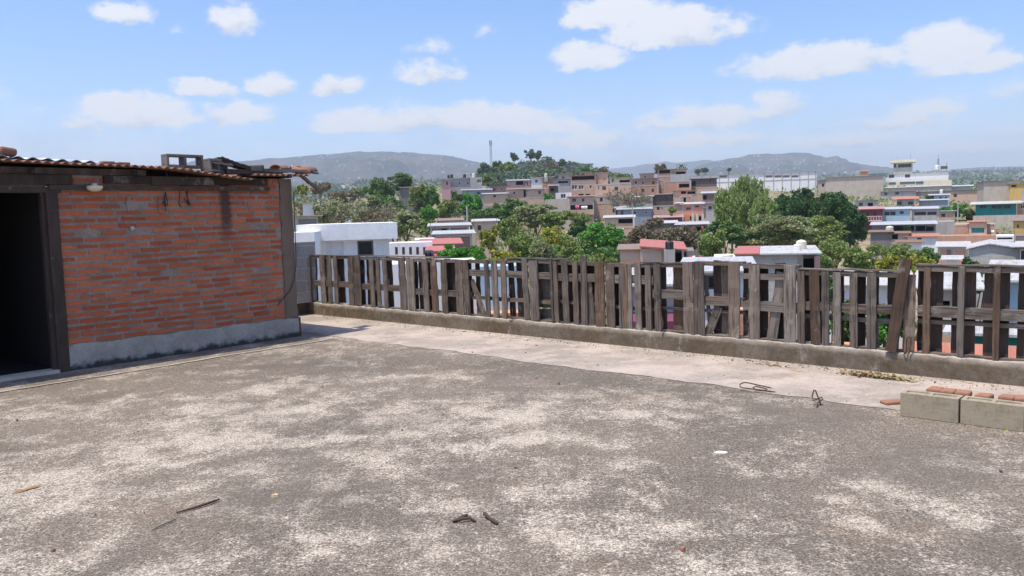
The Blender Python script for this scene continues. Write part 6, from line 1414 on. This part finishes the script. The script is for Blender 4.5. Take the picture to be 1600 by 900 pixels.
town('distant_town', yv, xv, terr(xv, yv)+(fbm(xv/60, yv/60, 5)-.5)*np.clip(yv/60, 1, 26), 'far off town of tiny pale houses below the mountains')
# town climbing the mountains: drop onto the mountain meshes
dg = None
bpy.context.view_layer.update()
ms = [o for o in bpy.data.objects if o.name.startswith('mountain')]; px_ = []; 
hx, hy, hz_ = [], [], []
for i in range(560):
    q = rng.uniform(0, 1); p = rng.uniform(440, 760) if q < .4 else (rng.uniform(1120, 1380) if q < .8 else rng.uniform(1480, 1640)); yq = rng.uniform(242, 285)
    if rng.random() > fbm(np.array([p/30]), np.array([yq/9]), 3)[0]*1.5-.15: continue
    D = ray(p, yq).normalized()
    for m_ in ms:
        ok, loc_, nn, fi = m_.ray_cast(EYE, D)
        if ok and loc_.y < 4700: hx.append(loc_.x); hy.append(loc_.y); hz_.append(loc_.z); break
print('HITS', len(hx)); town('hillside_town', hy, hx, hz_, 'far off houses scattered over the hazy mountains')
# houses on the hilltop
HH('hill_house', 822, 837, 254, 259, 392, 8, 'pink', 'left of two pink houses on the hilltop', 'zinc', [(826,254,829,257,'g')]); HH('hill_house', 841, 854, 252, 259, 390, 8, 'pink', 'pink house with pale roof right on the hilltop', 'zinc_w', [(846,252,849,256,'g')])
HH('hill_house', 863, 873, 253, 257, 385, 7, 'pink', 'pink and white house on the ridge right of the summit', 'zinc_w'); HH('hill_house', 880, 900, 258, 264, 370, 7, 'conc_w', 'low tan house on the ridge above the earth slope', 'brownroof')
HH('hill_house', 908, 926, 256, 262, 345, 7, 'conc', 'flat roofed grey house behind the bright ridge tree', 'zinc_g'); HH('hill_house', 806, 820, 256, 262, 388, 7, 'conc', 'small grey house left on the hilltop', 'zinc')
HH('roof_house', 625, 655, 293, 300, 185, 6, 'conc_d', 'house with a dark tilted roof among the left slope trees', 'brownroof', rise=.9); 

# ------------------------------------------------------------------ haze
hz = MB().box(-5200, 5200, -500, 7200, -12, 420).build('haze', None); tag(hz, kind='stuff'); hz['label'] = 'thin blue summer haze over the valley'; hz['category'] = 'haze'
m = newmat('haze_air'); t = NT(m); pv = t.node('ShaderNodeVolumePrincipled', {'Color': (.76, .87, 1.0, 1), 'Density': .00019, 'Anisotropy': .1}); o_ = t.node('ShaderNodeOutputMaterial'); t.l.new(pv.outputs[0], o_.inputs['Volume']); hz.data.materials.append(m)
